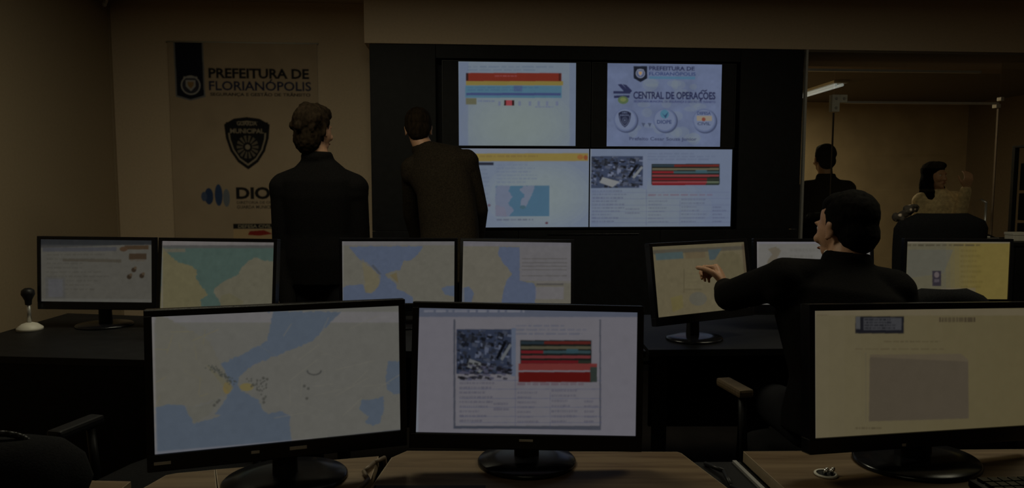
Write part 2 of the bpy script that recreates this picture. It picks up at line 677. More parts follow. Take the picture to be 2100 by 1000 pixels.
# ------------------------------------------------------------------ corridor lamp
cl = empty('ceiling_lamp', wp(4.02 - 0.12, 3.55, 2.56), (0, 0, A0))
cl.location = Vector((3.77, 9.07, 2.559))
cl.rotation_euler = (0, 0, 0)
tag(cl, 'lit white fluorescent tube lamp on the corridor ceiling behind the glass', 'lamp')
bxo('housing', (-0.085, -0.85, -0.03), (0.085, 0.85, 0.0), 'pale_plastic', cl, 0.004)
bm = bmesh.new()
for x in (-0.038, 0.038):
    cyl(bm, (x, -0.80, -0.048), (x, 0.80, -0.048), 0.016, n=14)
obj('tube', bm, 'lamp', cl, True)

#==OBJECTS==
# ------------------------------------------------------------------ wall bracket up in the left corner
br = empty('wall_bracket', wp(-3.415, 0.35, 2.66))
tag(br, 'small bright metal bracket high in the left corner of the room', 'bracket')
bm = bmesh.new()
a, b = wp(-3.49, 0.40, 2.655) - br.location, wp(-3.40, 0.30, 2.705) - br.location
a, b = P(214, 9, 5.05) - br.location, P(221, -6, 5.05) - br.location
cyl(bm, a, b, 0.014, n=14)
obj('rod', bm, 'alu', br, True)
bm = bmesh.new()
ell(bm, a, (0.016, 0.016, 0.016))
obj('end_cap', bm, 'pale_plastic', br, True)
bm = bmesh.new()
box(bm, (b.x - 0.03, b.y - 0.03, CEIL - 0.010 - br.location.z), (b.x + 0.03, b.y + 0.03, CEIL - 0.001 - br.location.z), 0.002)
cyl(bm, b, (b.x, b.y, CEIL - 0.006 - br.location.z), 0.008)
obj('mounting_plate', bm, 'pale_plastic', br)

# ------------------------------------------------------------------ hanging banner
BW, BH = 1.07, 2.10


def crest(c, cx, cy, r, dark, pale, mid):
    c.oval(cx, cy, r, r, pale)
    c.oval(cx, cy, r * 0.86, r * 0.86, mid)
    c.poly([(cx - r * .5, cy - r * .55), (cx + r * .5, cy - r * .55), (cx + r * .5, cy + r * .1), (cx, cy + r * .62), (cx - r * .5, cy + r * .1)], pale)
    c.poly([(cx - r * .32, cy - r * .35), (cx + r * .32, cy - r * .35), (cx + r * .30, cy), (cx, cy + r * .38), (cx - r * .30, cy)], (150, 120, 80))
    c.rect(cx - r * .7, cy - r * .9, cx + r * .7, cy - r * .72, pale)


def shield(c, cx, cy, w, h, dark, pale, mid=None):
    """police style badge: flared top, pointed foot"""
    def sh(k, col):
        pts = []
        for x, y in ((-.5, -.36), (-.28, -.47), (0, -.5), (.28, -.47), (.5, -.36), (.47, -.1), (.38, .15), (.22, .36), (0, .5), (-.22, .36), (-.38, .15), (-.47, -.1)):
            pts.append((cx + x * w * k, cy + y * h * k))
        c.poly(pts, col)
    sh(1.0, dark)
    sh(0.86, pale)
    sh(0.78, dark)
    c.rect(cx - w * .46, cy - h * .40, cx + w * .46, cy - h * .20, dark)
    c.text('GUARDA', cx - w * .22, cy - h * .42, cx + w * .22, cy - h * .34, pale, bold=0.03)
    c.text('MUNICIPAL', cx - w * .37, cy - h * .28, cx + w * .37, cy - h * .19, pale, bold=0.03)
    for k in range(14):
        t = 2 * math.pi * k / 14
        x, y = cx + math.cos(t) * w * .24, cy + h * .07 + math.sin(t) * h * .22
        c.poly([(cx, cy + h * .07), (x - math.sin(t) * w * .03, y + math.cos(t) * h * .03), (x + math.sin(t) * w * .03, y - math.cos(t) * h * .03)], mid or pale, 0.5)
    c.oval(cx, cy + h * .07, w * .1, h * .09, dark)
    c.oval(cx, cy + h * .07, w * .055, h * .05, pale)


def hh(y):   # row of the photograph -> height on the banner's own scale (pixels)
    return y


bn = empty('banner', wp(-2.507, 0.438, 2.414 - BH), (0, 0, A0))
tag(bn, 'tall cream wall banner with a dark ribbon crest, shield badge and blue lettering', 'banner')
C_ = Canvas(300, 560, [(345, 85), (650, 85), (650, 85 + 305 * BH / BW), (345, 85 + 305 * BH / BW)], (178, 158, 134))
C_.mottle(0.025, 40, 5)
NAV, PAL = (22, 26, 44), (170, 160, 150)
C_.poly([(357, 85), (417, 85), (418, 200), (388, 208), (358, 200)], (125, 125, 130))
C_.poly([(360, 85), (414, 85), (415, 197), (388, 205), (361, 197)], NAV)
crest(C_, 389, 176, 20, NAV, (170, 168, 168), (60, 60, 74))
C_.text('PREFEITURA DE', 426, 140, 632, 161, (28, 28, 36), bold=0.035)
C_.text('FLORIAN\u00d3POLIS', 426, 162, 636, 186, (36, 44, 76), bold=0.02)
C_.text('SEGURAN\u00c7A E GEST\u00c3O DE TR\u00c2NSITO', 428, 189, 634, 199, (44, 40, 42), bold=0.03)
shield(C_, 501, 296, 94, 110, (24, 24, 30), (152, 140, 122))
for x, w, y0, y1, cc in ((412, 16, 390, 425, (52, 72, 112)), (432, 14, 382, 428, (56, 78, 120)), (448, 12, 392, 430, (120, 128, 140)), (402, 10, 398, 418, (80, 96, 128))):
    C_.oval(x + 6, (y0 + y1) / 2, w / 2 + 1, (y1 - y0) / 2, cc)
C_.text('DIOPE', 474, 388, 586, 414, (28, 28, 32), bold=0.04)
C_.text('DIRETORIA DE OPERA\u00c7OES', 475, 418, 586, 425, (60, 54, 50), bold=0.02)
C_.text('GUARDA MUNICIPAL', 475, 427, 560, 434, (60, 54, 50), bold=0.02)
C_.rect(466, 466, 556, 477, (30, 28, 30))
C_.text('DEFESA CIVIL', 476, 468, 546, 475, (160, 150, 130), bold=0.02)
C_.rect(466, 478, 556, 520, (196, 168, 130))
C_.poly([(500, 482), (530, 480), (548, 488), (520, 492), (496, 490)], (150, 44, 36))
me = C_.mesh('print', BW, BH)
pr = obj('print', me, 'print', bn)
pr.location = (0, -0.0015, BH / 2)
bxo('sheet', (-BW / 2, 0, 0), (BW / 2, 0.002, BH), 'pale_plastic', bn)
bm = bmesh.new()
cyl(bm, (-BW / 2 - 0.01, 0.001, BH - 0.006), (BW / 2 + 0.01, 0.001, BH - 0.006), 0.006)
obj('top_rod', bm, 'pale_plastic', bn, True)
bm = bmesh.new()
cyl(bm, (-BW / 2 - 0.01, 0.001, 0.008), (BW / 2 + 0.01, 0.001, 0.008), 0.007)
obj('bottom_rod', bm, 'pale_plastic', bn, True)

# ------------------------------------------------------------------ video wall: cladding and four displays
vc = empty('video_wall_cabinet', wp(0, 0, 0), (0, 0, A0))
tag(vc, 'wide matt black cabinet that surrounds the four wall displays', 'cabinet')
ZS0, ZS1 = 1.045, 2.238


def cbox(name, x0, x1, z0, z1, y0=0.0, y1=0.02, m='black_panel', bev=0.002):
    return bxo(name, (x0, y0, z0), (x1, y1, z1), m, vc, bev)


bxo('carcass', (-1.530, 0.14, 0.0), (1.545, 0.44, 2.325), 'black_panel', vc)
cbox('side_panel', -1.535, -1.085, ZS0, 2.330)
cbox('side_panel', 1.085, 1.550, ZS0, 2.330)
cbox('top_panel', -1.083, 1.083, ZS1 + 0.002, 2.330)
for i in range(3):
    x0 = -1.535 + i * 1.0283
    cbox('lower_panel', x0, x0 + 1.0263, 0.08, ZS0 - 0.002)
cbox('plinth', -1.52, 1.53, 0.0, 0.078, 0.03, 0.05)
cbox('shelf_lip', -0.30, 0.36, 1.013, 1.019, -0.012, -0.001, 'gloss_black', 0.001)


def display(s, z, w, h, canvas, picw, pich, picx, label):
    """46 inch panel: shell, screen picture and thin bezel"""
    r = empty('wall_display', wp(s, 0.0, z), (0, 0, A0))
    tag(r, label, 'display', 'displays of the video wall')
    bxo('shell', (-w / 2 - 0.004, 0.006, -h / 2 - 0.004), (w / 2 + 0.004, 0.09, h / 2 + 0.004), 'black_plastic', r, 0.002)
    bm = bmesh.new()
    e = 0.006
    for lo, hi in (((-w / 2 - e, -0.004, h / 2), (w / 2 + e, 0.0055, h / 2 + e)), ((-w / 2 - e, -0.004, -h / 2 - e), (w / 2 + e, 0.0055, -h / 2)),
                   ((-w / 2 - e, -0.004, -h / 2), (-w / 2, 0.0055, h / 2)), ((w / 2, -0.004, -h / 2), (w / 2 + e, 0.0055, h / 2))):
        box(bm, lo, hi)
    obj('bezel', bm, 'black_plastic', r)
    bxo('glass_panel', (-w / 2, 0.0008, -h / 2), (w / 2, 0.0055, h / 2), 'black_panel', r)
    p = obj('screen', canvas.mesh('screen', picw, pich), 'screen', r)
    p.location = (picx, 0.0, 0)
    return r


# upper left: web page with red and yellow bars
Q = [(941, 126), (1182, 129), (1180, 299), (943, 299)]
c = Canvas(250, 172, Q, (100, 110, 121))
for k in range(10):
    f = 1 - k / 10
    c.oval(1062, 255, 115 * f, 78 * f, (110, 120, 118), 0.2)
c.rect(943, 128, 962, 299, (84, 94, 122), 0.45)
c.rect(1168, 128, 1184, 299, (84, 94, 122), 0.45)
c.lines(960, 136, 1160, 149, 2, (78, 90, 108), 0.6, 4)
c.rect(957, 150, 1152, 167, (98, 36, 26))
c.rect(957, 150, 962, 166, (40, 20, 18))
c.rect(1146, 150, 1151, 166, (60, 24, 20))
c.lines(1016, 155, 1095, 161, 1, (128, 70, 70), 0.7, 2)
c.rect(957, 167, 1155, 175.5, (112, 100, 52))
c.rect(956, 176, 1152, 201, (66, 98, 116))
c.rect(1055, 176, 1072, 188, (62, 72, 108), 0.7)
c.rect(958, 191, 1150, 196, (54, 62, 100))
c.lines(960, 179, 1145, 189, 2, (52, 70, 104), 0.5, 9)
c.rect(957, 202, 979, 215, (84, 84, 66))
c.lines(982, 206, 1020, 214, 1, (78, 86, 118), 0.7, 3)
c.rect(1035, 206, 1056, 217, (40, 20, 20))
c.rect(1039, 206, 1051, 217, (128, 54, 60))
for x in (1023, 1064, 1085, 1103, 1120, 1140):
    c.rect(x, 208, x + 5, 217, (84, 90, 122), 0.6)
c.lines(1098, 218, 1150, 224, 1, (80, 86, 122), 0.6, 5)
c.mottle(0.012, 14, 2)
display(-0.520, 1.930, 1.03, 0.580, c, 0.823, 0.577, 0.005, 'upper left wall display showing a page with red and yellow bars')

# upper right: operations centre slide
Q = [(1245, 129), (1482, 130), (1475, 299), (1242, 300)]
c = Canvas(290, 205, Q, (88, 98, 124))
c.mottle(0.05, 30, 8)
rng = random.Random(3)
for k in range(26):
    x, y = 1290 + rng.random() * 150, 165 + rng.random() * 120
    c.oval(x, y, 6 + 12 * rng.random(), 4 + 9 * rng.random(), (108, 118, 122), 0.25)
N2 = (34, 38, 66)
c.poly([(1299, 135), (1327, 135), (1327, 160), (1313, 168), (1299, 160)], (20, 24, 36))
crest(c, 1313, 150, 9.5, N2, (110, 116, 132), (70, 78, 104))
c.text('PREFEITURA DE', 1331, 135, 1425, 143.5, N2, bold=0.03)
c.text('FLORIAN\u00d3POLIS', 1331, 145, 1427, 154, (44, 58, 96), bold=0.02)
c.rect(1331, 155.5, 1426, 161, (62, 100, 124), 0.8)
for pts in ([(1257, 187), (1292, 187), (1292, 192), (1257, 192)], [(1258, 196), (1290, 195), (1290, 200), (1258, 201)],
            [(1266, 173), (1274, 172), (1291, 189), (1283, 192)], [(1276, 172), (1284, 174), (1296, 186), (1291, 191)]):
    c.poly(pts, N2)
c.oval(1277, 205, 11, 8, (72, 88, 62))
c.oval(1277, 204, 6, 4, (96, 106, 66))
c.text('CENTRAL DE OPERA\u00c7OES', 1298, 187, 1467, 206, N2, bold=0.035)
c.poly([(1437, 185), (1441, 182.5), (1445, 184.0), (1450, 182), (1450, 184.5), (1445, 186.6), (1441, 185), (1437, 187.3)], N2)
c.text('SECRETARIA MUNICIPAL DE SEGURAN\u00c7A E GEST\u00c3O DE TR\u00c2NSITO', 1299, 204, 1467, 210.5, (50, 56, 92), bold=0.03)
for cx, k in ((1281, 0), (1362, 1), (1443, 2)):
    c.oval(cx + 2, 247, 25, 25, (60, 68, 92))
    c.oval(cx, 245, 24, 24, (82, 92, 120))
    c.oval(cx, 245, 21, 21, (96, 106, 130))
shield(c, 1280, 244, 26, 34, (28, 32, 52), (84, 92, 116))
c.oval(1362, 233, 9, 9, (64, 104, 124))
c.poly([(1356, 230), (1362, 236), (1370, 228), (1364, 242)], (40, 60, 90))
c.text('DIOPE', 1346, 245, 1376, 253, (48, 58, 92), bold=0.03)
c.rect(1428, 236, 1459, 246, (124, 116, 104))
c.oval(1442, 243, 4, 4, (110, 60, 50))
c.text('DEFESA', 1429, 227, 1457, 234, (48, 58, 92), bold=0.03)
c.text('CIVIL', 1429, 249, 1456, 255, (52, 60, 84), bold=0.03)
for x in (1318, 1331):
    c.poly([(x - 4, 251), (x + 4, 252), (x, 260)], (62, 70, 92))
c.text('Prefeito Cesar Souza Junior', 1289, 280, 1427, 289, (52, 58, 84), bold=0.02)
c.mottle(0.01, 8, 2)
display(0.530, 1.930, 1.03, 0.580, c, 0.826, 0.580, 0.003, 'upper right wall display showing a slide with three round badges')

# lower left: page with map
Q = [(917, 303), (1208, 305), (1208, 466), (917, 466)]
c = Canvas(300, 168, Q, (98, 108, 124))
for k in range(10):
    f = 1 - k / 10
    c.oval(1110, 400, 110 * f, 75 * f, (112, 122, 122), 0.18)
c.rect(917, 304, 1208, 313, (104, 110, 122))
c.rect(930, 314, 1206, 330, (116, 102, 54))
c.lines(990, 318, 1120, 326, 1, (96, 78, 50), 0.6, 3)
c.oval(1190, 322, 6, 5, (120, 80, 44))
c.oval(1201, 323, 4, 5, (112, 62, 40))
c.rect(987, 332, 1018, 338, (30, 32, 44))
c.lines(988, 345, 1012, 420, 9, (82, 92, 112), 0.45, 5)
c.lines(1024, 336, 1120, 378, 6, (86, 96, 118), 0.5, 6)
c.rect(1022, 380, 1129, 443, (62, 90, 110))
c.poly([(1022, 380), (1052, 380), (1048, 392), (1056, 402), (1046, 416), (1058, 430), (1048, 443), (1022, 443)], (92, 100, 118), wob=0.8)
c.poly([(1078, 380), (1100, 380), (1096, 394), (1090, 408), (1082, 424), (1072, 428), (1072, 412), (1080, 398), (1070, 390)], (94, 102, 118), wob=0.8)
c.poly([(1022, 420), (1040, 424), (1044, 443), (1022, 443)], (96, 98, 114), wob=0.6)
c.oval(1076, 424, 6, 4, (60, 84, 96))
c.lines(1024, 448, 1126, 456, 1, (70, 74, 92), 0.7, 5)
c.oval(1124, 457, 3, 2.5, (76, 50, 60))
c.oval(1009, 420, 3, 3, (84, 72, 84))
c.mottle(0.012, 10, 2)
display(-0.523, 1.344, 1.036, 0.556, c, 1.034, 0.554, 0.0, 'lower left wall display showing a page with a yellow bar and coast map')

# lower right: page with aerial photo and red bars
Q = [(1210, 305), (1502, 306), (1498, 466), (1211, 466)]


def ops_page(c, x0, y0, x1, y1, k=1.0):
    def X(u): return x0 + (x1 - x0) * u
    def Y(v): return y0 + (y1 - y0) * v
    cc = lambda *q: tuple(v * k for v in q)
    # aerial photograph
    c.rect(X(0.0), Y(.09), X(.375), Y(.50), cc(48, 56, 76))
    r = random.Random(11)
    for i in range(170):
        u, v = r.random() * .355, .09 + r.random() * .38
        g = r.choice((16, 24, 40, 70, 96))
        w, h = .010 + r.random() * .03, .01 + r.random() * .035
        c.poly([(X(u), Y(v)), (X(u + w), Y(v + h * .4)), (X(u + w * .8), Y(min(.5, v + h * 1.3))), (X(u - w * .1 if u > w * .1 else 0), Y(min(.5, v + h)))], cc(g, g * 1.08, g * 1.3), .85)
    c.poly([(X(.09), Y(.36)), (X(.21), Y(.42)), (X(.16), Y(.49)), (X(.07), Y(.43))], cc(112, 114, 116))
    c.poly([(X(.36), Y(.22)), (X(.372), Y(.24)), (X(.31), Y(.38)), (X(.295), Y(.36))], cc(104, 108, 112))
    c.poly([(X(.32), Y(.20)), (X(.34), Y(.21)), (X(.28), Y(.37)), (X(.265), Y(.35))], cc(10, 12, 18))
    c.rect(X(0.37), Y(.08), X(.40), Y(.52), cc(96, 105, 124))
    # table of bars
    c.rect(X(.43), Y(.19), X(.91), Y(.455), cc(22, 26, 24))
    rows = ((.20, (38, 50, 58), .33, (92, 34, 30)), (.245, (84, 80, 64), .9, None), (.285, (108, 28, 34), .32, (52, 72, 76)), (.33, (112, 50, 52), 1, None),
            (.375, (100, 22, 28), .82, (40, 44, 36)), (.415, (112, 54, 58), .82, (76, 84, 70)), (.44, (92, 14, 20), .8, (26, 34, 26)))
    for v, ca, f, cb in rows:
        h = .026
        c.rect(X(.435), Y(v), X(.905), Y(v + h), cc(*ca))
        if cb:
            c.rect(X(.435 + .47 * (f if f < .9 else 1)), Y(v), X(.905), Y(v + h), cc(*cb))
    c.rect(X(.74), Y(.27), X(.82), Y(.31), cc(50, 76, 84))
    # rows of print
    ink = cc(58, 58, 84)
    c.lines(X(.40), Y(.05), X(.98), Y(.16), 3, cc(78, 86, 108), .5, 2)
    c.lines(X(.02), Y(.53), X(.26), Y(.96), 10, ink, .45, 7)
    c.lines(X(.25), Y(.76), X(.36), Y(.86), 2, ink, .5, 8)
    c.lines(X(.41), Y(.58), X(.98), Y(.63), 1, cc(96, 62, 76), .6, 12)
    c.lines(X(.41), Y(.66), X(.56), Y(.97), 7, ink, .4, 13)
    c.lines(X(.64), Y(.64), X(.82), Y(.97), 7, ink, .4, 14)
    c.lines(X(.86), Y(.74), X(.97), Y(.97), 5, ink, .45, 15)
    for v in (.555, .635, .72, .80, .885, .94):
        c.rect(X(.02), Y(v), X(.98), Y(v + .006), cc(78, 84, 112), .6)
    c.rect(X(.395), Y(.52), X(.399), Y(.98), cc(74, 80, 108), .6)
    c.rect(X(.63), Y(.66), X(.633), Y(.98), cc(74, 80, 108), .6)


c = Canvas(300, 168, Q, (94, 104, 124))
for k in range(8):
    f = 1 - k / 8
    c.oval(1330, 425, 130 * f, 60 * f, (106, 114, 118), 0.15)
ops_page(c, 1210, 306, 1502, 466)
c.rect(1210, 306, 1213, 466, (104, 112, 124))
c.mottle(0.012, 10, 2)
display(0.520, 1.344, 1.036, 0.556, c, 1.034, 0.554, 0.0, 'lower right wall display showing an aerial photo and red bars')

# ------------------------------------------------------------------ desks
def prism(name, pts, z0, z1, m, parent, bev=0.0):
    bm = bmesh.new()
    lo = [bm.verts.new((x, y, z0)) for x, y in pts]
    hi = [bm.verts.new((x, y, z1)) for x, y in pts]
    n = len(pts)
    bm.faces.new(lo[::-1])
    bm.faces.new(hi)
    for i in range(n):
        j = (i + 1) % n
        bm.faces.new((lo[i], lo[j], hi[j], hi[i]))
    if bev:
        bmesh.ops.bevel(bm, geom=[e for e in bm.edges if abs(e.verts[0].co.z - z1) < 1e-6 and abs(e.verts[1].co.z - z1) < 1e-6], offset=bev, segments=2, affect='EDGES')
    return obj(name, bm, m, parent)


def band(name, pts, z0, z1, th, m, parent):
    """thin edge strip round the outline"""
    bm = bmesh.new()
    n = len(pts)
    cx, cy = sum(p[0] for p in pts) / n, sum(p[1] for p in pts) / n
    out = []
    for i in range(n):
        a, b, c2 = Vector(pts[i - 1]), Vector(pts[i]), Vector(pts[(i + 1) % n])
        e1, e2 = (b - a).normalized(), (c2 - b).normalized()
        n1, n2 = Vector((e1.y, -e1.x)), Vector((e2.y, -e2.x))
        if n1.dot(b - Vector((cx, cy))) < 0:
            n1, n2 = -n1, -n2
        nn = (n1 + n2).normalized()
        out.append(b + nn * th / max(0.5, nn.dot(n1)))
    R = []
    for z in (z0, z1):
        R.append([bm.verts.new((p[0], p[1], z)) for p in pts])
        R.append([bm.verts.new((p[0], p[1], z)) for p in out])
    for i in range(n):
        j = (i + 1) % n
        for p, q in ((0, 1), (1, 3), (3, 2), (2, 0)):
            bm.faces.new((R[p][i], R[p][j], R[q][j], R[q][i]))
    return obj(name, bm, m, parent)


def desk(label, pts, group, top='wood', legs=None, panel=None, z=0.75):
    n = len(pts)
    cx, cy = sum(p[0] for p in pts) / n, sum(p[1] for p in pts) / n
    r = empty('desk', (cx, cy, 0))
    tag(r, label, 'desk', group)
    q = [(x - cx, y - cy) for x, y in pts]
    ins = [(x * 0.997, y * 0.997) for x, y in q]
    prism('tabletop', ins, z - 0.025, z, top, r)
    band('edge_band', ins, z - 0.025, z - 0.0003, 0.0018, 'edge' if top == 'wood' else 'black_plastic', r)
    for x, y in (legs or []):
        bm = bmesh.new()
        box(bm, (x - cx - 0.025, y - cy - 0.025, 0.02), (x - cx + 0.025, y - cy + 0.025, z - 0.026), 0.003)
        box(bm, (x - cx - 0.03, y - cy - 0.03, 0.0), (x - cx + 0.03, y - cy + 0.03, 0.02), 0.002)
        obj('leg', bm, 'black_plastic', r)
    for (x0, y0), (x1, y1) in ([panel] if panel and not isinstance(panel, list) else panel or []):
        a, b = Vector((x0 - cx, y0 - cy, 0)), Vector((x1 - cx, y1 - cy, 0))
        d = (b - a).normalized()
        nn = Vector((-d.y, d.x, 0)) * 0.009
        bm = bmesh.new()
        vs = [bm.verts.new(p + Vector((0, 0, zz))) for zz in (0.22, z - 0.027) for p in (a - nn, b - nn, b + nn, a + nn)]
        for f in ((0, 1, 2, 3), (7, 6, 5, 4), (0, 4, 5, 1), (1, 5, 6, 2), (2, 6, 7, 3), (3, 7, 4, 0)):
            bm.faces.new([vs[i] for i in f])
        obj('modesty_or_front_panel', bm, 'black_panel', r)
    return r


G = 'wood topped desks of the front row'
desk('middle front wood desk under the monitor with the document page', [(-0.245, 1.606), (-0.274, 1.566), (-0.300, 1.30), (-0.33, 0.92), (0.58, 0.92), (0.442, 1.403), (0.392, 1.592), (0.385, 1.600)], G,
     legs=[(-0.22, 1.50), (0.33, 1.50), (-0.25, 1.00), (0.45, 1.00)], panel=((-0.19, 1.53), (0.30, 1.53)))
desk('left front wood desk under the large map monitor', [(-0.646, 1.498), (-0.307, 1.573), (-0.30, 1.45), (-0.312, 1.20), (-0.345, 0.92), (-0.40, 0.92), (-0.595, 1.39)], G,
     legs=[(-0.60, 1.43), (-0.36, 1.49), (-0.40, 1.05)], panel=((-0.56, 1.46), (-0.40, 1.495)))
desk('small wood desk corner at the far lower left of the map monitor', [(-0.650, 1.4965), (-0.722, 1.478), (-0.740, 1.468), (-0.757, 1.395), (-0.775, 1.00), (-0.43, 0.92), (-0.405, 0.92), (-0.600, 1.388)], G,
     legs=[(-0.69, 1.40), (-0.72, 1.03), (-0.46, 0.98)])
desk('right front wood desk under the cream page monitor', [(0.540, 1.603), (1.60, 1.625), (1.60, 0.92), (0.600, 0.92)], G,
     legs=[(0.60, 1.54), (1.54, 1.55), (0.65, 1.00), (1.54, 1.00)], panel=((0.66, 1.56), (1.50, 1.57)))
desk('brown desk edge at the lower left beneath the black bag', [(-1.50, 1.475), (-0.800, 1.435), (-0.800, 0.92), (-1.50, 0.92)], G,
     legs=[(-1.44, 1.40), (-0.86, 1.36), (-1.44, 1.00), (-0.86, 1.00)], panel=((-1.38, 1.42), (-0.90, 1.40)))

G = 'black topped desks of the rear row'
desk('rear desk carrying the two left monitors', [(-2.15, 3.38), (-0.88, 3.16), (-0.84, 2.42), (-2.15, 2.55)], G, 'black_panel',
     legs=[(-2.09, 3.31), (-0.95, 3.11), (-0.92, 2.49), (-2.09, 2.61)], panel=[((-2.0, 3.34), (-1.0, 3.15)), ((-2.13, 2.575), (-0.87, 2.445))])  # second panel is an added black front, standing in for shade under the desk
desk('rear desk carrying the two centre monitors', [(-0.86, 3.30), (0.50, 3.34), (0.50, 2.60), (-0.82, 2.60)], G, 'black_panel',
     legs=[(-0.79, 3.23), (0.44, 3.27), (0.44, 2.66), (-0.76, 2.66)], panel=((-0.7, 3.28), (0.35, 3.30)))
desk('rear desk in front of the seated man', [(0.515, 3.34), (1.62, 3.34), (1.62, 2.66), (0.515, 2.62)], G, 'black_panel',
     legs=[(0.57, 3.27), (1.56, 3.27), (1.56, 2.72), (0.57, 2.68)], panel=((0.65, 3.30), (1.48, 3.30)))
desk('rear desk carrying the yellow screened monitor', [(1.635, 3.58), (2.60, 3.58), (2.60, 2.90), (1.635, 2.90)], G, 'black_panel',
     legs=[(1.69, 3.51), (2.54, 3.51), (2.54, 2.96), (1.69, 2.96)], panel=((1.78, 3.54), (2.46, 3.54)))

# cable duct between middle and right desk
cd = empty('cable_duct', (0.50, 1.25, 0))
tag(cd, 'black upright cable duct between the middle and right front desks', 'cable duct')
bm = bmesh.new()
vs = [(0.398, 1.600), (0.533, 1.603), (0.585, 1.05), (0.560, 1.05), (0.448, 1.405)]
prism('duct_body', [(x - 0.50, y - 1.25) for x, y in vs], 0.0, 0.725, 'black_panel', cd)
bm.free()
bm = bmesh.new()
pts = [(0.512, 1.595), (0.521, 1.595), (0.556, 1.20), (0.547, 1.20)]
prism('metal_strip', [(x - 0.50, y - 1.25) for x, y in pts], 0.7255, 0.732, 'alu', cd)
bm.free()
bm = bmesh.new()
tube(bm, [Vector((-0.055, 0.33, 0.73)), Vector((-0.03, 0.27, 0.737)), Vector((-0.035, 0.20, 0.733)), Vector((0.005, 0.12, 0.737)), Vector((0.0, 0.02, 0.733))], 0.005)
obj('cable', bm, 'black_plastic', cd, True)


# ------------------------------------------------------------------ monitors
def monitor(name, pos, yaw, tilt, roll, canvas, label, group, w=0.477, h=0.268, deskz=0.75, badge=None, base=(0.118, 0.105), chin=0.034, neck_w=0.052, side=0.014, base_dy=-0.005):
    """root stands on the desk; the head is tilted about the neck"""
    x, y, z = pos
    n = Vector((-math.sin(yaw), math.cos(yaw), 0))
    bxy = Vector((x, y, 0)) + n * (0.055 + base_dy)
    r = empty(name, (bxy.x, bxy.y, deskz), (0, 0, yaw))
    tag(r, label, 'monitor', group)
    # head frame relative to the root
    H = Matrix.Translation((0, -0.055 - base_dy, z - deskz)) @ Matrix.Rotation(-tilt, 4, 'X') @ Matrix.Rotation(-roll, 4, 'Y')

    def put(o):
        o.matrix_local = H
        return o
    bm = bmesh.new()
    y0, y1 = -0.006, 0.024
    W2, H2 = w / 2, h / 2
    box(bm, (-W2 - side, y0, H2), (W2 + side, y1, H2 + 0.014), 0.002)
    box(bm, (-W2 - side, y0, -H2 - chin), (W2 + side, y1, -H2), 0.003)
    box(bm, (-W2 - side, y0, -H2 - 0.002), (-W2, y1, H2 + 0.002), 0.001)
    box(bm, (W2, y0, -H2 - 0.002), (W2 + side, y1, H2 + 0.002), 0.001)
    put(obj('bezel', bm, 'gloss_black', r))
    bm = bmesh.new()
    loft(bm, [(Vector((0, 0.0015, -0.008)), Vector((W2 + side - 0.002, 0, 0)), Vector((0, 0, H2 + 0.016)), 12),
              (Vector((0, 0.026, -0.008)), Vector((W2 + side - 0.003, 0, 0)), Vector((0, 0, H2 + 0.015)), 10),
              (Vector((0, 0.040, -0.010)), Vector((W2 * 0.72, 0, 0)), Vector((0, 0, H2 * 0.74)), 5),
              (Vector((0, 0.050, -0.012)), Vector((W2 * 0.55, 0, 0)), Vector((0, 0, H2 * 0.52)), 4)])
    put(obj('back_shell', bm, 'black_plastic', r))
    o = obj('screen', canvas.mesh('screen', w, h), 'screen', r)
    put(o)
    if badge:
        for bx, bz, bw, bh in badge:
            bm = bmesh.new()
            box(bm, (bx - bw / 2, y0 - 0.001, -H2 - chin / 2 + bz - bh / 2), (bx + bw / 2, y0 + 0.001, -H2 - chin / 2 + bz + bh / 2), 0.0004)
            put(obj('badge', bm, 'alu', r))
    # neck: from base up to the back shell
    zt = z - deskz - 0.03
    bm = bmesh.new()
    loft(bm, [(Vector((0, 0.0 + 0.0, 0.012)), Vector((neck_w / 2, 0, 0)), Vector((0, 0.016, 0)), 5),
              (Vector((0, 0.0, zt * 0.5)), Vector((neck_w / 2 * 0.95, 0, 0)), Vector((0, 0.012, 0)), 5),
              (Vector((0, 0.0 - base_dy * 0.5, zt)), Vector((neck_w / 2 * 0.9, 0, 0)), Vector((0, 0.013, 0)), 5)])
    obj('stand_neck', bm, 'black_plastic', r, False)
    bm = bmesh.new()
    revolve(bm, [(0, 0.0), (1.0, 0.0), (1.0, 0.006), (0.965, 0.010), (0.6, 0.0145), (0, 0.016)], (0, -0.01, 0), 48, base[0], base[1])
    obj('base', bm, 'gloss_black', r, True)
    return r


def P2(p, dy=0):
    return (p[0], p[1])


BL_, LN, LN2 = (66, 74, 92), (86, 84, 74), (80, 78, 66)

# ---- front left: large street map (upper part hidden by the caption strip in the photograph)
c = Canvas(400, 226, [(311, 650), (817, 627), (820, 880), (319, 930)], (84, 83, 78))
c.rect(300, 640, 830, 662, (92, 90, 90))
SEA = (68, 76, 86)
c.poly([(380, 640), (560, 640), (548, 700), (470, 740), (462, 752), (478, 780), (487, 800), (490, 775), (497, 768), (505, 760), (520, 748), (640, 700), (700, 640)], SEA, wob=1.0)
c.poly([(415, 752), (430, 752), (452, 770), (474, 785), (478, 797), (470, 806), (455, 830), (440, 848), (455, 850), (436, 858), (420, 860), (400, 868), (388, 850), (380, 832), (350, 826), (319, 834), (319, 940), (600, 920), (596, 890), (594, 850), (575, 842), (550, 848), (538, 838), (530, 818), (510, 808), (494, 798), (483, 785), (486, 765), (500, 752), (470, 742), (440, 745)], SEA, wob=0.9)
c.poly([(384, 828), (402, 834), (430, 826), (456, 806), (444, 832), (430, 848), (418, 856), (402, 866), (390, 852), (384, 838)], (82, 81, 74), wob=0.8)
c.poly([(319, 640), (430, 700), (476, 790), (474, 802), (450, 815), (400, 832), (345, 828), (319, 836)], (84, 82, 74), wob=1.0)
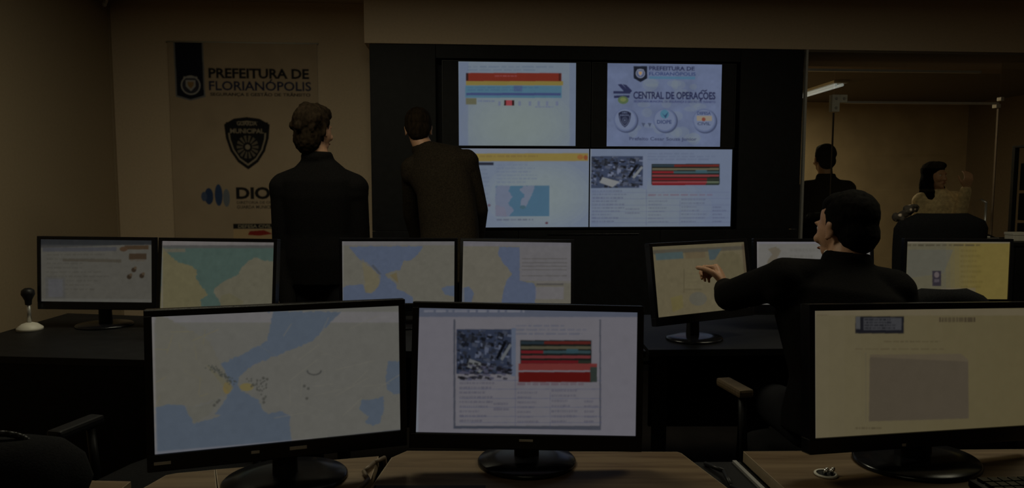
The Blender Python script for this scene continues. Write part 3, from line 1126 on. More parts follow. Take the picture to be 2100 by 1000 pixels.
c.oval(466, 795, 8, 12, (96, 84, 52))
c.oval(506, 793, 14, 8, (94, 86, 56))
c.poly([(740, 820), (760, 818), (786, 812), (787, 835), (778, 866), (764, 872), (748, 864), (756, 852), (745, 846), (736, 838)], SEA, wob=0.8)
c.poly([(795, 740), (825, 740), (825, 806), (806, 808), (792, 795), (790, 770)], SEA, wob=0.8)
c.poly([(420, 745), (480, 793), (470, 806)], (84, 80, 60), 0.5)
rng = random.Random(5)
for k in range(70):
    t = rng.random()
    x, y = 430 + t * 50 + rng.gauss(0, 4), 752 + t * 32 + rng.gauss(0, 3)
    c.oval(x, y, 1.6, 1.6, (52, 54, 50), .8)
for k in range(60):
    x, y = 497 + rng.random() * 50, 775 + rng.random() * 40
    if y < 772 + (x - 497) * 1.1:
        c.oval(x, y, 1.8, 1.8, (54, 54, 50), .8)
for x, y in ((540, 775), (548, 777), (541, 817), (541, 824), (629, 816), (624, 791), (632, 796), (440, 830), (446, 824), (450, 820)):
    c.oval(x, y, 3.0, 3.0, (56, 56, 52), .85)
for k in range(22):
    t = math.pi * k / 21
    c.oval(644 + 14 * math.cos(t), 760 + 8 * math.sin(t), 1.6, 1.6, (54, 54, 52), .8)
for k in range(26):
    x0, y0 = rng.uniform(560, 780), rng.uniform(665, 860)
    x1, y1 = x0 + rng.uniform(-90, 90), y0 + rng.uniform(-50, 50)
    c.poly([(x0, y0), (x1, y1), (x1 + 1.5, y1 + 1.5), (x0 + 1.5, y0 + 1.5)], (92, 90, 82), .5)
for k in range(16):
    x0, y0 = rng.uniform(325, 450), rng.uniform(675, 820)
    x1, y1 = x0 + rng.uniform(-60, 60), y0 + rng.uniform(-40, 40)
    c.poly([(x0, y0), (x1, y1), (x1 + 1.5, y1 + 1.5), (x0 + 1.5, y0 + 1.5)], (94, 88, 66), .5)
c.poly([(640, 898), (822, 878), (822, 889), (640, 903)], (50, 52, 62), .7)
c.poly([(311, 640), (316, 640), (324, 940), (318, 940)], (104, 100, 98), .6)
c.poly([(319, 924), (640, 897), (640, 903), (319, 932)], (100, 98, 102), .5)
c.mottle(0.018, 10, 4)
monitor('monitor', (-0.4691, 1.4185, 0.9791), 0.317, 0.06, -0.008, c, 'front row monitor, the left one, showing a large street map with blue sea', 'monitors of the front row',
        badge=[(-0.225, 0.0, 0.030, 0.006), (-0.055, 0.003, 0.016, 0.006), (0.028, 0.003, 0.034, 0.007)], base=(0.128, 0.105), neck_w=0.052, base_dy=-0.02)

# ---- front middle: document page
c = Canvas(380, 214, [(860, 631), (1307, 640), (1303, 893), (853, 885)], (92, 90, 96))
c.rect(850, 625, 1315, 650, (70, 74, 86))
c.lines(870, 636, 1100, 646, 1, (110, 110, 116), .6, 3)
c.rect(930, 655, 1232, 878, (56, 58, 66))
c.rect(934, 655, 1229, 872, (93, 91, 96))
ops_page(c, 936, 655, 1240, 878, 0.78)
c.rect(934, 700, 1060, 776, (50, 54, 62), 0.0)
c.rect(1063, 762, 1224, 783, (70, 14, 12))
c.rect(1063, 745, 1224, 759, (92, 40, 38))
c.rect(1210, 752, 1224, 783, (38, 44, 40))
r_ = random.Random(4)
for i in range(90):
    x, y = 938 + r_.random() * 105, 742 + r_.random() * 32
    g = r_.choice((14, 20, 34, 60))
    c.poly([(x, y), (x + 9, y + 2), (x + 7, y + 6), (x - 1, y + 5)], (g, g, g * 1.25), .85)
c.poly([(853, 632), (858, 632), (858, 885), (853, 885)], (104, 112, 120), .5)
c.poly([(930, 873), (1232, 878), (1232, 881), (930, 876)], (46, 50, 60), .8)
c.mottle(0.012, 12, 4)
monitor('monitor', (0.0335, 1.5136, 0.9631), 0.0202, 0.124, -0.0247, c, 'front row monitor, the middle one, showing a document page with a red bar', 'monitors of the front row',
        badge=[(0.0, 0.004, 0.030, 0.005)], base=(0.110, 0.098), neck_w=0.056, base_dy=-0.02)

# ---- front right: cream page
c = Canvas(400, 200, [(1668, 638), (2109, 632), (2111, 871), (1669, 899)], (84, 77, 58))
for k in range(12):
    c.rect(1700 + k * 34, 625, 2120, 905, (74, 66, 42), 0.09)
c.rect(1668, 634, 2110, 648, (88, 80, 64), .6)
c.lines(1676, 646, 1718, 652, 1, (66, 58, 40), .6, 2)
c.rect(1756, 650, 1857, 685, (20, 20, 24))
c.rect(1757, 651, 1766, 676, (58, 58, 58))
c.rect(1773, 653, 1852, 678, (52, 52, 54))
c.lines(1775, 655, 1850, 678, 4, (18, 18, 22), .85, 5, h=.6)
c.lines(1930, 652, 2018, 664, 1, (44, 36, 28), .85, 7, h=.8)
c.lines(1815, 700, 1945, 706, 1, (58, 50, 34), .7, 8)
c.lines(1756, 715, 1990, 722, 1, (64, 56, 40), .6, 9)
c.poly([(1786, 728), (1975, 726), (1990, 738), (1991, 858), (1784, 864)], (66, 59, 48))
c.poly([(1786, 728), (1975, 726), (1990, 738), (1990, 742), (1786, 733)], (74, 66, 52))
c.rect(1776, 724, 1779, 866, (76, 70, 54), .6)
c.lines(1756, 876, 1830, 884, 1, (56, 48, 34), .7, 10)
c.poly([(1668, 638), (1673, 638), (1674, 899), (1669, 899)], (98, 92, 84), .6)
c.mottle(0.012, 16, 4)
yw = 0.2382
monitor('monitor', (0.8695 + 0.0415 * math.cos(yw), 1.522 + 0.0415 * math.sin(yw), 0.962), yw, 0.1014, -0.0298, c, 'front row monitor, the right one, showing a cream web page', 'monitors of the front row',
        w=0.560, base=(0.140, 0.115), neck_w=0.085, badge=[(-0.06, -0.008, 0.010, 0.006)], base_dy=-0.035)

GR = 'monitors of the rear row'
# ---- rear row
c = Canvas(230, 130, [(84, 489), (311, 494), (313, 619), (85, 618)], (68, 66, 60))
c.rect(80, 485, 320, 503, (34, 35, 36))
c.poly([(84, 500), (250, 503), (150, 506), (84, 507)], (44, 44, 44), .8)
c.rect(88, 507, 240, 515, (56, 56, 58))
c.lines(96, 520, 230, 600, 9, (52, 50, 44), .45, 3, h=.35)
c.poly([(130, 530), (250, 532), (250, 538), (130, 535)], (52, 47, 38), .7)
c.rect(94, 568, 135, 612, (60, 60, 60), .5)
c.rect(100, 572, 130, 608, (68, 68, 72), .5)
c.rect(256, 504, 304, 512, (52, 40, 28))
c.oval(254, 511, 8, 5, (56, 42, 30))
c.rect(265, 520, 300, 532, (46, 36, 26))
c.lines(268, 533, 300, 538, 1, (60, 48, 36), .7, 3)
for x, y in ((275, 553), (266, 567), (291, 565)):
    c.oval(x, y, 5, 5, (36, 28, 20))
    c.oval(x + 3, y - 4, 3, 3, (58, 48, 36))
c.rect(86, 612, 313, 620, (78, 77, 72), .5)
c.mottle(0.03, 8, 3)
monitor('monitor', (-1.7961, 3.0374, 0.9978), 0.0104, 0.052, -0.0127, c, 'leftmost rear monitor, showing a grey page with brown marks', GR)

c = Canvas(230, 130, [(333, 494), (563, 497), (558, 639), (328, 632)], (56, 70, 64))
c.rect(330, 490, 566, 503, (90, 86, 84))
c.rect(332, 503, 566, 509, (62, 62, 60))
c.poly([(333, 508), (345, 520), (365, 538), (392, 545), (403, 552), (402, 572), (412, 585), (426, 603), (410, 616), (418, 640), (325, 640), (333, 560)], (82, 77, 56), wob=0.8)
c.poly([(563, 536), (540, 534), (524, 528), (508, 536), (494, 550), (490, 562), (462, 575), (440, 590), (438, 600), (448, 612), (452, 624), (450, 640), (570, 640), (570, 540)], (80, 77, 64), wob=0.8)
c.rect(337, 510, 380, 517, (80, 74, 62), .8)
c.poly([(452, 606), (470, 600), (500, 618), (480, 640), (452, 640)], (76, 72, 50), .5)
c.rect(331, 500, 334, 640, (92, 88, 82), .6)
c.mottle(0.03, 8, 6)
monitor('monitor', (-1.1590, 2.7534, 1.0127), -0.1597, 0.1197, 0.0005, c, 'second rear monitor from the left, a map with greenish sea', GR)

c = Canvas(230, 130, [(701, 495), (932, 496), (931, 618), (704, 621)], (84, 82, 74))
c.rect(695, 490, 940, 504, (88, 86, 86))
c.poly([(716, 506), (868, 506), (858, 522), (842, 534), (828, 535), (822, 552), (800, 558), (782, 566), (770, 556), (750, 540), (734, 528), (722, 514)], (68, 76, 92), wob=0.8)
c.poly([(704, 590), (712, 584), (745, 582), (752, 598), (762, 600), (776, 586), (782, 572), (800, 570), (812, 580), (816, 592), (832, 598), (846, 606), (850, 622), (704, 622)], (68, 76, 92), wob=0.8)
c.poly([(776, 565), (790, 562), (800, 574), (782, 578)], (68, 76, 92))
c.poly([(905, 590), (914, 586), (932, 584), (932, 606), (912, 602)], (70, 78, 92), wob=0.5)
c.poly([(742, 530), (760, 544), (782, 566), (778, 586), (764, 600), (750, 598), (748, 570)], (92, 84, 58), .5, wob=0.6)
c.poly([(800, 564), (814, 558), (818, 580)], (84, 74, 46), .7)
c.poly([(762, 545), (778, 562), (784, 562), (766, 542)], (56, 56, 54), .6)
c.lines(710, 615, 846, 620, 1, (84, 84, 86), .5, 2)
c.rect(701, 495, 705, 620, (100, 98, 96), .5)
c.mottle(0.025, 8, 7)
monitor('monitor', (-0.4882, 3.032, 0.9923), 0.1278, 0.0, -0.0109, c, 'rear monitor right of the man in black, a map with two blue bays', GR)

c = Canvas(230, 130, [(951, 496), (1170, 499), (1171, 621), (947, 618)], (86, 83, 74))
c.rect(945, 492, 1180, 506, (88, 86, 90))
c.poly([(1024, 507), (1066, 508), (1066, 574), (1096, 580), (1100, 600), (1096, 622), (1028, 622), (1032, 596), (1040, 572), (1050, 562), (1042, 550), (1030, 536), (1022, 522)], (68, 76, 94), wob=0.7)
c.poly([(947, 590), (962, 586), (972, 600), (966, 622), (947, 622)], (68, 76, 92), wob=0.5)
c.rect(1066, 506, 1172, 575, (88, 86, 88))
for y in (530, 538, 545, 552, 564):
    c.rect(1070, y, 1162, y + 1.8, (66, 64, 62), .7)
c.rect(1100, 580, 1155, 584, (60, 58, 58), .8)
c.rect(1098, 587, 1156, 612, (92, 90, 96), .6)
c.rect(1096, 575, 1172, 580, (92, 90, 92), .4)
c.rect(948, 500, 952, 618, (98, 94, 84), .5)
c.mottle(0.025, 8, 8)
monitor('monitor', (0.0211, 3.0978, 0.9845), 0.0074, 0.20, -0.0149, c, 'rear monitor in the centre, a map beside a pale text panel', GR)

c = Canvas(230, 130, [(1336, 506), (1525, 496), (1538, 629), (1349, 651)], (84, 77, 58))
c.poly([(1338, 513), (1525, 504), (1526, 512), (1340, 522)], (66, 62, 52))
c.poly([(1344, 520), (1400, 516), (1402, 530), (1346, 534)], (58, 70, 70))
c.poly([(1405, 518), (1446, 516), (1447, 528), (1406, 531)], (80, 70, 52))
c.poly([(1452, 512), (1480, 510), (1466, 532), (1455, 533)], (56, 66, 68))
c.poly([(1480, 520), (1500, 516), (1516, 522), (1530, 560), (1534, 600), (1500, 580), (1476, 552), (1470, 536)], (76, 70, 50), .6, wob=0.6)
c.rect(1402, 552, 1404, 600, (66, 60, 44), .7)
c.rect(1404, 592, 1440, 594, (66, 60, 44), .7)
c.oval(1432, 612, 18, 14, (72, 72, 66), .7)
c.poly([(1376, 610), (1400, 604), (1402, 630), (1380, 640)], (88, 80, 44), .6)
c.lines(1410, 555, 1448, 588, 4, (92, 86, 62), .4, 3)
c.poly([(1520, 500), (1526, 500), (1538, 628), (1532, 628)], (60, 46, 34), .5)
c.mottle(0.03, 8, 9)
monitor('monitor', (0.7534, 2.7741, 1.0012), 0.4794, 0.16, 0.0019, c, 'rear monitor the seated man points at, showing a beige map', GR)

c = Canvas(230, 130, [(1551, 495), (1784, 496), (1785, 625), (1553, 624)], (92, 90, 86))
c.poly([(1575, 510), (1592, 505), (1602, 514), (1594, 530), (1580, 545), (1570, 552), (1574, 536), (1584, 522)], (78, 70, 54), .7, wob=0.5)
c.rect(1551, 495, 1556, 625, (104, 100, 100), .6)
c.rect(1551, 495, 1785, 500, (100, 98, 106), .6)
c.lines(1620, 510, 1700, 600, 7, (76, 74, 66), .35, 9)
c.mottle(0.025, 9, 10)
monitor('monitor', (1.2871, 2.9992, 0.9925), -0.0384, 0.1153, 0.0019, c, 'rear monitor mostly hidden behind the seated man\'s head', GR)

c = Canvas(230, 130, [(1860, 495), (2071, 496), (2065, 613), (1855, 612)], (78, 74, 58))
for k in range(8):
    c.rect(1940 + k * 9, 495, 2075, 615, (98, 84, 34), .16)
c.rect(1855, 493, 2075, 499, (96, 90, 78), .8)
c.lines(1862, 501, 2030, 506, 1, (50, 44, 32), .8, 4, h=.7)
c.poly([(1862, 512), (1955, 512), (1935, 560), (1860, 570)], (72, 72, 66), .6)
c.lines(1970, 512, 2020, 596, 8, (72, 62, 30), .4, 6)
c.rect(1912, 555, 1930, 586, (38, 34, 40))
c.oval(1921, 563, 5, 6, (78, 70, 70))
c.rect(1916, 572, 1926, 578, (70, 64, 68), .7)
c.poly([(1856, 560), (1866, 570), (1872, 600), (1856, 612)], (100, 90, 58), .5)
c.rect(1930, 590, 2000, 600, (88, 80, 70), .5)
c.mottle(0.02, 9, 11)
monitor('monitor', (2.0808, 3.2832, 0.9699), -0.0102, 0.0213, -0.0032, c, 'rightmost rear monitor, with a yellow right half', GR)


# ------------------------------------------------------------------ office chairs
def office_chair(label, x, y, rz, top=0.96, seat_z=0.47, wback=0.46, arm_mat='black_plastic', arms=True, arm_drop=0.0, arm_z=0.66, arm_x=0.285, sq=0.62):
    """faces +Y of its own frame (the sitter looks away from the camera when rz = 0)"""
    r = empty('office_chair', (x, y, 0), (0, 0, rz))
    tag(r, label, 'chair', 'black office chairs')
    bm = bmesh.new()
    loft(bm, [(Vector((0, 0.02, seat_z - 0.05)), Vector((0.20, 0, 0)), Vector((0, 0.20, 0)), 4), (Vector((0, 0.02, seat_z - 0.02)), Vector((0.245, 0, 0)), Vector((0, 0.235, 0)), 4),
              (Vector((0, 0.02, seat_z + 0.02)), Vector((0.24, 0, 0)), Vector((0, 0.23, 0)), 4), (Vector((0, 0.02, seat_z + 0.035)), Vector((0.20, 0, 0)), Vector((0, 0.19, 0)), 4)])
    obj('seat', bm, 'fabric_black', r, True)
    # backrest: rounded slab, slightly curved
    bm = bmesh.new()
    zb0, zb1 = seat_z + 0.10, top
    N, K = 14, 10
    fr, bk = [], []
    for i in range(N + 1):
        v = i / N
        z = zb0 + (zb1 - zb0) * v
        hw = wback / 2 * (0.82 + 0.18 * math.sin(math.pi * min(v * 1.2, 1) / 2))
        if v > sq:
            hw *= math.sqrt(max(0.0, 1 - ((v - sq) / (1.02 - sq)) ** 2)) * 0.9 + 0.1
        if v < 0.15:
            hw *= 0.8 + 0.2 * v / 0.15
        rf, rb = [], []
        for k in range(K + 1):
            u = -1 + 2 * k / K
            yy = -0.235 - 0.05 * v + 0.035 * (1 - v) * 0 + 0.05 * u * u * 0.8
            th = 0.030 * math.sqrt(max(0.02, 1 - u ** 4)) * (1 if 0 < i < N else 0.4)
            rf.append(bm.verts.new((u * hw, yy + th, z)))
            rb.append(bm.verts.new((u * hw, yy - th, z)))
        fr.append(rf)
        bk.append(rb)
    for i in range(N):
        for k in range(K):
            bm.faces.new((fr[i][k], fr[i][k + 1], fr[i + 1][k + 1], fr[i + 1][k]))
            bm.faces.new((bk[i][k], bk[i + 1][k], bk[i + 1][k + 1], bk[i][k + 1]))
        bm.faces.new((fr[i][0], fr[i + 1][0], bk[i + 1][0], bk[i][0]))
        bm.faces.new((fr[i][K], bk[i][K], bk[i + 1][K], fr[i + 1][K]))
    for k in range(K):
        bm.faces.new((fr[0][k], bk[0][k], bk[0][k + 1], fr[0][k + 1]))
        bm.faces.new((fr[N][k], fr[N][k + 1], bk[N][k + 1], bk[N][k]))
    obj('backrest', bm, 'fabric_black', r, True)
    bm = bmesh.new()
    tube(bm, [Vector((0, 0.0, seat_z - 0.06)), Vector((0, -0.22, seat_z - 0.06)), Vector((0, -0.285, seat_z + 0.02)), Vector((0, -0.295, zb0 + 0.12))], 0.018)
    obj('back_support', bm, 'black_plastic', r, True)
    bm = bmesh.new()
    cyl(bm, (0, 0, 0.10), (0, 0, 0.26), 0.028)
    cyl(bm, (0, 0, 0.26), (0, 0, seat_z - 0.05), 0.018)
    obj('gas_column', bm, 'black_plastic', r, True)
    if arms:
        for sx in (-1, 1):
            bm = bmesh.new()
            tube(bm, [Vector((sx * 0.18, 0, seat_z - 0.045)), Vector((sx * (arm_x - 0.015), 0, seat_z - 0.03)), Vector((sx * arm_x, 0, arm_z - 0.02))], 0.013)
            st = obj('armrest', bm, 'black_plastic', r, True)
            bm = bmesh.new()
            box(bm, (sx * arm_x - 0.026, -0.03, arm_z - 0.018), (sx * arm_x + 0.026, 0.13, arm_z + 0.010), 0.009)
            obj('arm_pad', bm, arm_mat if sx < 0 else 'black_plastic', st)
    for k in range(5):
        t = 2 * math.pi * k / 5 + 0.3
        d = Vector((math.cos(t), math.sin(t), 0))
        bm = bmesh.new()
        cap(bm, d * 0.02 + Vector((0, 0, 0.105)), 0.022, d * 0.28 + Vector((0, 0, 0.070)), 0.014)
        lg = obj('leg', bm, 'black_plastic', r, True)
        bm = bmesh.new()
        q = Vector((-d.y, d.x, 0))
        e = d * 0.28
        cyl(bm, e + q * 0.006 + Vector((0, 0, 0.027)), e + q * 0.022 + Vector((0, 0, 0.027)), 0.026)
        cyl(bm, e - q * 0.022 + Vector((0, 0, 0.027)), e - q * 0.006 + Vector((0, 0, 0.027)), 0.026)
        cyl(bm, e + Vector((0, 0, 0.03)), e + Vector((0, 0, 0.07)), 0.007)
        obj('caster', bm, 'black_plastic', lg, True)
    return r


#==CHAIRS==
office_chair('black office chair under the seated man', 1.09, 2.33, 0.20, top=0.93, seat_z=0.45, arm_mat='armwood', arm_z=0.70, arm_x=0.345)
office_chair('empty black office chair in front of the yellow screened monitor', 1.68, 2.97, 0.0, top=0.968, arms=True)
office_chair('black high-backed chair with a patterned scarf in front of the glass door', 2.47, 4.32, 0.05, sq=0.86, top=1.205, wback=0.56, seat_z=0.50, arms=False)
office_chair('dark empty office chair behind the left front desk', -1.00, 2.02, 2.9, top=0.86, arms=True)

#==PEOPLE==
UP = Vector((0, 0, 1))


def hand(bm, wrist, direction, palm_n, side, s=1.0, curl=0.5, point=False):
    """palm, four unequal fingers and a thumb, all rooted in the palm; side=+1 puts the thumb on +side of the palm"""
    d = direction.normalized()
    n = (palm_n - d * palm_n.dot(d)).normalized()
    q = d.cross(n).normalized() * side           # towards the thumb
    L = 0.088 * s
    loft(bm, [(wrist - d * 0.01, q * 0.027 * s, n * 0.019 * s, 2.4), (wrist + d * 0.03 * s, q * 0.036 * s, n * 0.017 * s, 2.6),
              (wrist + d * 0.07 * s, q * 0.042 * s, n * 0.014 * s, 2.8), (wrist + d * L, q * 0.040 * s, n * 0.011 * s, 2.8)])
    for i, (off, ln) in enumerate(((0.031, 0.072), (0.010, 0.080), (-0.011, 0.074), (-0.031, 0.058))):
        p = wrist + d * (L - 0.012) + q * off * s
        cr = curl if not (point and i == 0) else 0.08
        a = 0.25 * cr
        r = 0.0088 * s
        for k in range(3):
            seg = ln * s * (0.46, 0.30, 0.24)[k]
            a += cr * (0.75, 0.95, 0.7)[k]
            dv = (d * math.cos(a) + n * math.sin(a) + q * off * 1.2).normalized()
            e = p + dv * (seg + (0.012 if k == 0 else 0))
            cap(bm, p, r, e, r * 0.92)
            p, r = e, r * 0.92
    p = wrist + d * 0.018 * s + q * 0.026 * s
    for k, (seg, out, ins) in enumerate(((0.042, 0.75, 0.25), (0.032, 0.35, 0.55), (0.026, 0.1, 0.8))):
        dv = (d * 0.8 + q * out + n * ins * (0.4 + curl)).normalized()
        e = p + dv * seg * s
        cap(bm, p, (0.0125 - 0.0012 * k) * s, e, (0.0115 - 0.0012 * k) * s)
        p = e


def head_shapes(bm, M4, s):
    R = M4.to_3x3().normalized()

    def e(c, r):
        ell(bm, M4 @ (Vector(c) * s), tuple(v * s for v in r), R, 20)
    e((0, -0.012, 0.030), (0.074, 0.092, 0.082))
    e((0, 0.030, -0.015), (0.064, 0.062, 0.078))
    e((0, 0.040, -0.072), (0.046, 0.046, 0.036))
    e((0, 0.072, -0.098), (0.020, 0.018, 0.014))
    e((0, 0.093, -0.022), (0.011, 0.014, 0.026))
    e((0, 0.102, -0.038), (0.014, 0.012, 0.010))
    e((0, 0.082, 0.018), (0.048, 0.014, 0.010))
    for sx in (-1, 1):
        e((sx * 0.036, 0.070, -0.035), (0.022, 0.020, 0.018))
        e((sx * 0.074, -0.005, -0.012), (0.008, 0.017, 0.031))
        e((sx * 0.079, -0.010, 0.004), (0.007, 0.014, 0.014))
        e((sx * 0.077, 0.002, -0.036), (0.006, 0.009, 0.010))
    e((0, 0.086, -0.066), (0.022, 0.012, 0.007))


def person(name_label, cat_group, J, sit=False, jacket='jacket_black', trousers='trouser', hair='short', hair_mat='hair_black', s=1.0,
           shoulder=0.205, depth=0.115, collar=False, voxel=0.0075, sleeve='long', point=False, curl=(0.5, 0.5), bulk=1.0, palm=(None, None), belly=1.0, root='person'):
    """J: joints in room metres: head (centre), neck, chest, waist, pelvis, and shoulder/elbow/wrist/hip/knee/ankle pairs (left, right);
       head_rot = direction of the face, look; fwd = direction of the chest"""
    V = {k: (Vector(v) if not isinstance(v[0], (tuple, Vector, list)) else [Vector(w) for w in v]) for k, v in J.items()}
    base = Vector((V['pelvis'].x, V['pelvis'].y, 0))
    r = empty(root, base)
    tag(r, name_label, 'person', cat_group)
    for k, v in V.items():
        if k in ('fwd', 'face', 'head_up', 'toe'):
            continue
        V[k] = [w - base for w in v] if isinstance(v, list) else v - base
    fwd = V['fwd'].normalized()
    face = V['face'].normalized()
    hup = V.get('head_up', UP)
    zx = face.cross(hup).normalized()
    up = zx.cross(face).normalized()
    H4 = Matrix((zx, face, up)).transposed().to_4x4()
    H4.translation = V['head']
    sh = V['shoulder']
    side = (sh[1] - sh[0]).normalized()
    # --- body
    bm = bmesh.new()
    head_shapes(bm, H4, s)
    nb = V['neck']
    hb = H4 @ Vector((0, -0.012, -0.06))
    cap(bm, nb - (hb - nb).normalized() * 0.04, 0.062, hb, 0.056)
    pel, wa, ch = V['pelvis'], V['waist'], V['chest']

    def ring(c, a, b, axis=None, ex=2.4, sd=None):
        ax = axis or UP
        sd = sd or side
        sd2 = (sd - ax * sd.dot(ax)).normalized()
        return (c, sd2 * a, ax.cross(sd2).normalized() * b, ex)
    sp = (nb - pel).normalized()
    axc = (nb - ch).normalized()
    loft(bm, [ring(pel - sp * 0.10, 0.12, 0.08, sp), ring(pel, 0.155, 0.10, sp), ring(wa, 0.135, 0.09, sp), ring(ch, 0.16, 0.10, axc),
              ring(ch.lerp(nb, 0.55), 0.15, 0.085, axc), ring(nb, 0.06, 0.05, axc)])
    for i in (0, 1):
        S_, E_, W_ = V['shoulder'][i], V['elbow'][i], V['wrist'][i]
        ell(bm, S_, (0.058, 0.058, 0.058))
        cap(bm, ch.lerp(S_, 0.5) + Vector((0, 0, 0.02)), 0.06, S_, 0.052)
        cap(bm, S_, 0.047, E_, 0.038)
        cap(bm, E_, 0.038, W_, 0.027)
        pn = palm[i] or (-side if i else side)
        hand(bm, W_, W_ - E_ if not ('hand' in V) else V['hand'][i] - W_, Vector(pn), 1 if i == 0 else -1, s, curl[i], point and i == 0)
        Hp, K, A = V['hip'][i], V['knee'][i], V['ankle'][i]
        cap(bm, Hp, 0.080, K, 0.050)
        cap(bm, K, 0.050, A, 0.035)
        cap(bm, A, 0.034, A + Vector((0, 0, -0.045)) + V['toe'].normalized() * 0.10, 0.024)
    body = fuse('body', bm, voxel, 'skin', r, 2)
    # --- eyes and mouth
    for sx in (-1, 1):
        bm = bmesh.new()
        ell(bm, H4 @ (Vector((sx * 0.030, 0.073, 0.000)) * s), (0.011 * s,) * 3, seg=12)
        obj('eye', bm, 'eye', r, True)
    bm = bmesh.new()
    ell(bm, H4 @ (Vector((0, 0.096, -0.066)) * s), (0.021 * s, 0.006 * s, 0.006 * s), H4.to_3x3().normalized(), 12)
    obj('lips', bm, 'lip', r, True)
    # --- hair
    bm = bmesh.new()
    R3 = H4.to_3x3().normalized()

    def he(c, rr):
        ell(bm, H4 @ (Vector(c) * s), tuple(v * s for v in rr), R3, 20)
    if hair == 'short':
        he((0, -0.028, 0.040), (0.081, 0.092, 0.084))
        he((0, -0.055, -0.022), (0.070, 0.060, 0.070))
        he((0, 0.002, 0.072), (0.066, 0.070, 0.048))
        for sx in (-1, 1):
            he((sx * 0.062, -0.022, 0.020), (0.020, 0.040, 0.050))
        rg, vx = (0.006, 0.02), 0.006
    elif hair == 'curly':
        he((0, -0.026, 0.040), (0.088, 0.098, 0.090))
        he((0, -0.055, -0.040), (0.076, 0.058, 0.088))
        he((0, 0.020, 0.080), (0.070, 0.080, 0.048))
        rnd = random.Random(8)
        for k in range(60):
            t, ph = rnd.uniform(0, 2 * math.pi), rnd.uniform(-0.9, 1.3)
            x, y, z = math.cos(t) * math.cos(ph), math.sin(t) * math.cos(ph), math.sin(ph)
            if y > 0.35 and z < 0.6:
                continue
            q = rnd.uniform(0.010, 0.018)
            he((x * 0.086, -0.028 + y * 0.094, 0.022 + z * 0.096), (q, q, q * 1.4))
        rg, vx = (0.010, 0.015), 0.006
    elif hair == 'long':
        he((0, -0.024, 0.042), (0.088, 0.100, 0.088))
        for sx in (-1, 1):
            he((sx * 0.062, -0.02, -0.06), (0.030, 0.062, 0.12))
            he((sx * 0.066, 0.01, -0.16), (0.030, 0.045, 0.10))
        he((0, -0.070, -0.09), (0.085, 0.048, 0.16))
        he((0, 0.03, 0.085), (0.06, 0.07, 0.04))
        rg, vx = (0.008, 0.02), 0.007
    fuse('hair', bm, vx, hair_mat, r, 2, rg)
    # --- jacket
    bm = bmesh.new()
    b_ = bulk
    hem = pel - sp * (0.10 if not sit else 0.02)
    fo = fwd * 0.0
    loft(bm, [ring(hem, 0.185 * b_, (depth + 0.01) * belly, sp, 2.6), ring(pel + sp * 0.04, 0.182 * b_, (depth + 0.012) * belly, sp, 2.6), ring(wa, 0.172 * b_, depth * belly, sp, 2.5),
              ring(ch, 0.188 * b_, depth + 0.015, axc, 2.6), ring(ch.lerp(nb, 0.45), 0.185 * b_, depth, axc, 2.4), ring(ch.lerp(nb, 0.80), 0.120, 0.085, axc, 2.2), ring(nb + (hb - nb) * 0.22, 0.062, 0.062, axc, 2)])
    for i in (0, 1):
        S_, E_, W_ = V['shoulder'][i], V['elbow'][i], V['wrist'][i]
        ell(bm, S_, (0.074, 0.074, 0.068))
        cap(bm, nb.lerp(S_, 0.30) - Vector((0, 0, 0.030)), 0.058, S_ + Vector((0, 0, 0.010)), 0.064)
        cap(bm, ch.lerp(S_, 0.35), 0.085, S_ - Vector((0, 0, 0.03)), 0.072)
        cap(bm, S_, 0.068, E_, 0.056)
        cap(bm, E_, 0.056, W_.lerp(E_, 0.08), 0.041)
        m_ = S_.lerp(E_, 0.6)
        ell(bm, m_, (0.062, 0.062, 0.062))
    # collar roll
    cc = nb + (hb - nb) * 0.18
    for k in range(20):
        t = 2 * math.pi * k / 20
        p = cc + side * 0.062 * math.cos(t) + fwd * 0.060 * math.sin(t) - UP * (0.030 * max(0, math.sin(t)))
        ell(bm, p, (0.019, 0.019, 0.030), seg=8)
    fuse('jacket', bm, max(voxel, 0.009), jacket, r, 3)
    if collar:
        bm = bmesh.new()
        for k in range(22):
            t = 2 * math.pi * k / 22
            p = nb + (hb - nb) * 0.36 + side * 0.062 * math.cos(t) + fwd * 0.060 * math.sin(t)
            ell(bm, p, (0.010, 0.010, 0.014), seg=8)
        fuse('shirt_collar', bm, 0.005, 'shirt', r, 2)
        for i in (0, 1):
            bm = bmesh.new()
            E_, W_ = V['elbow'][i], V['wrist'][i]
            d = (W_ - E_).normalized()
            cyl(bm, W_ - d * 0.030, W_ + d * 0.006, 0.037, 0.036, 20)
            obj('shirt_cuff', bm, 'shirt', r, True)
    # --- trousers
    bm = bmesh.new()
    ell(bm, pel - sp * 0.02, (0.165, 0.115, 0.12))
    for i in (0, 1):
        Hp, K, A = V['hip'][i], V['knee'][i], V['ankle'][i]
        cap(bm, Hp, 0.098, K, 0.067)
        cap(bm, K, 0.067, A + UP * 0.02, 0.050)
        cap(bm, pel, 0.09, Hp, 0.095)
    fuse('trousers', bm, 0.012, trousers, r, 3)
    for i in (0, 1):
        A = V['ankle'][i]
        toe = V['toe'].normalized()
        sd = toe.cross(UP).normalized()
        bm = bmesh.new()
        z0 = A.z - 0.085
        loft(bm, [(A - toe * 0.065 + UP * (-0.045), sd * 0.030, UP * 0.040, 3), (A - toe * 0.02 + UP * (-0.043), sd * 0.040, UP * 0.042, 3), (A + toe * 0.06 + UP * (-0.053), sd * 0.042, UP * 0.032, 3),
                  (A + toe * 0.14 + UP * (-0.060), sd * 0.046, UP * 0.025, 3), (A + toe * 0.19 + UP * (-0.065), sd * 0.028, UP * 0.018, 3)])
        obj('shoe', bm, 'shoe', r, True)
    return r, H4


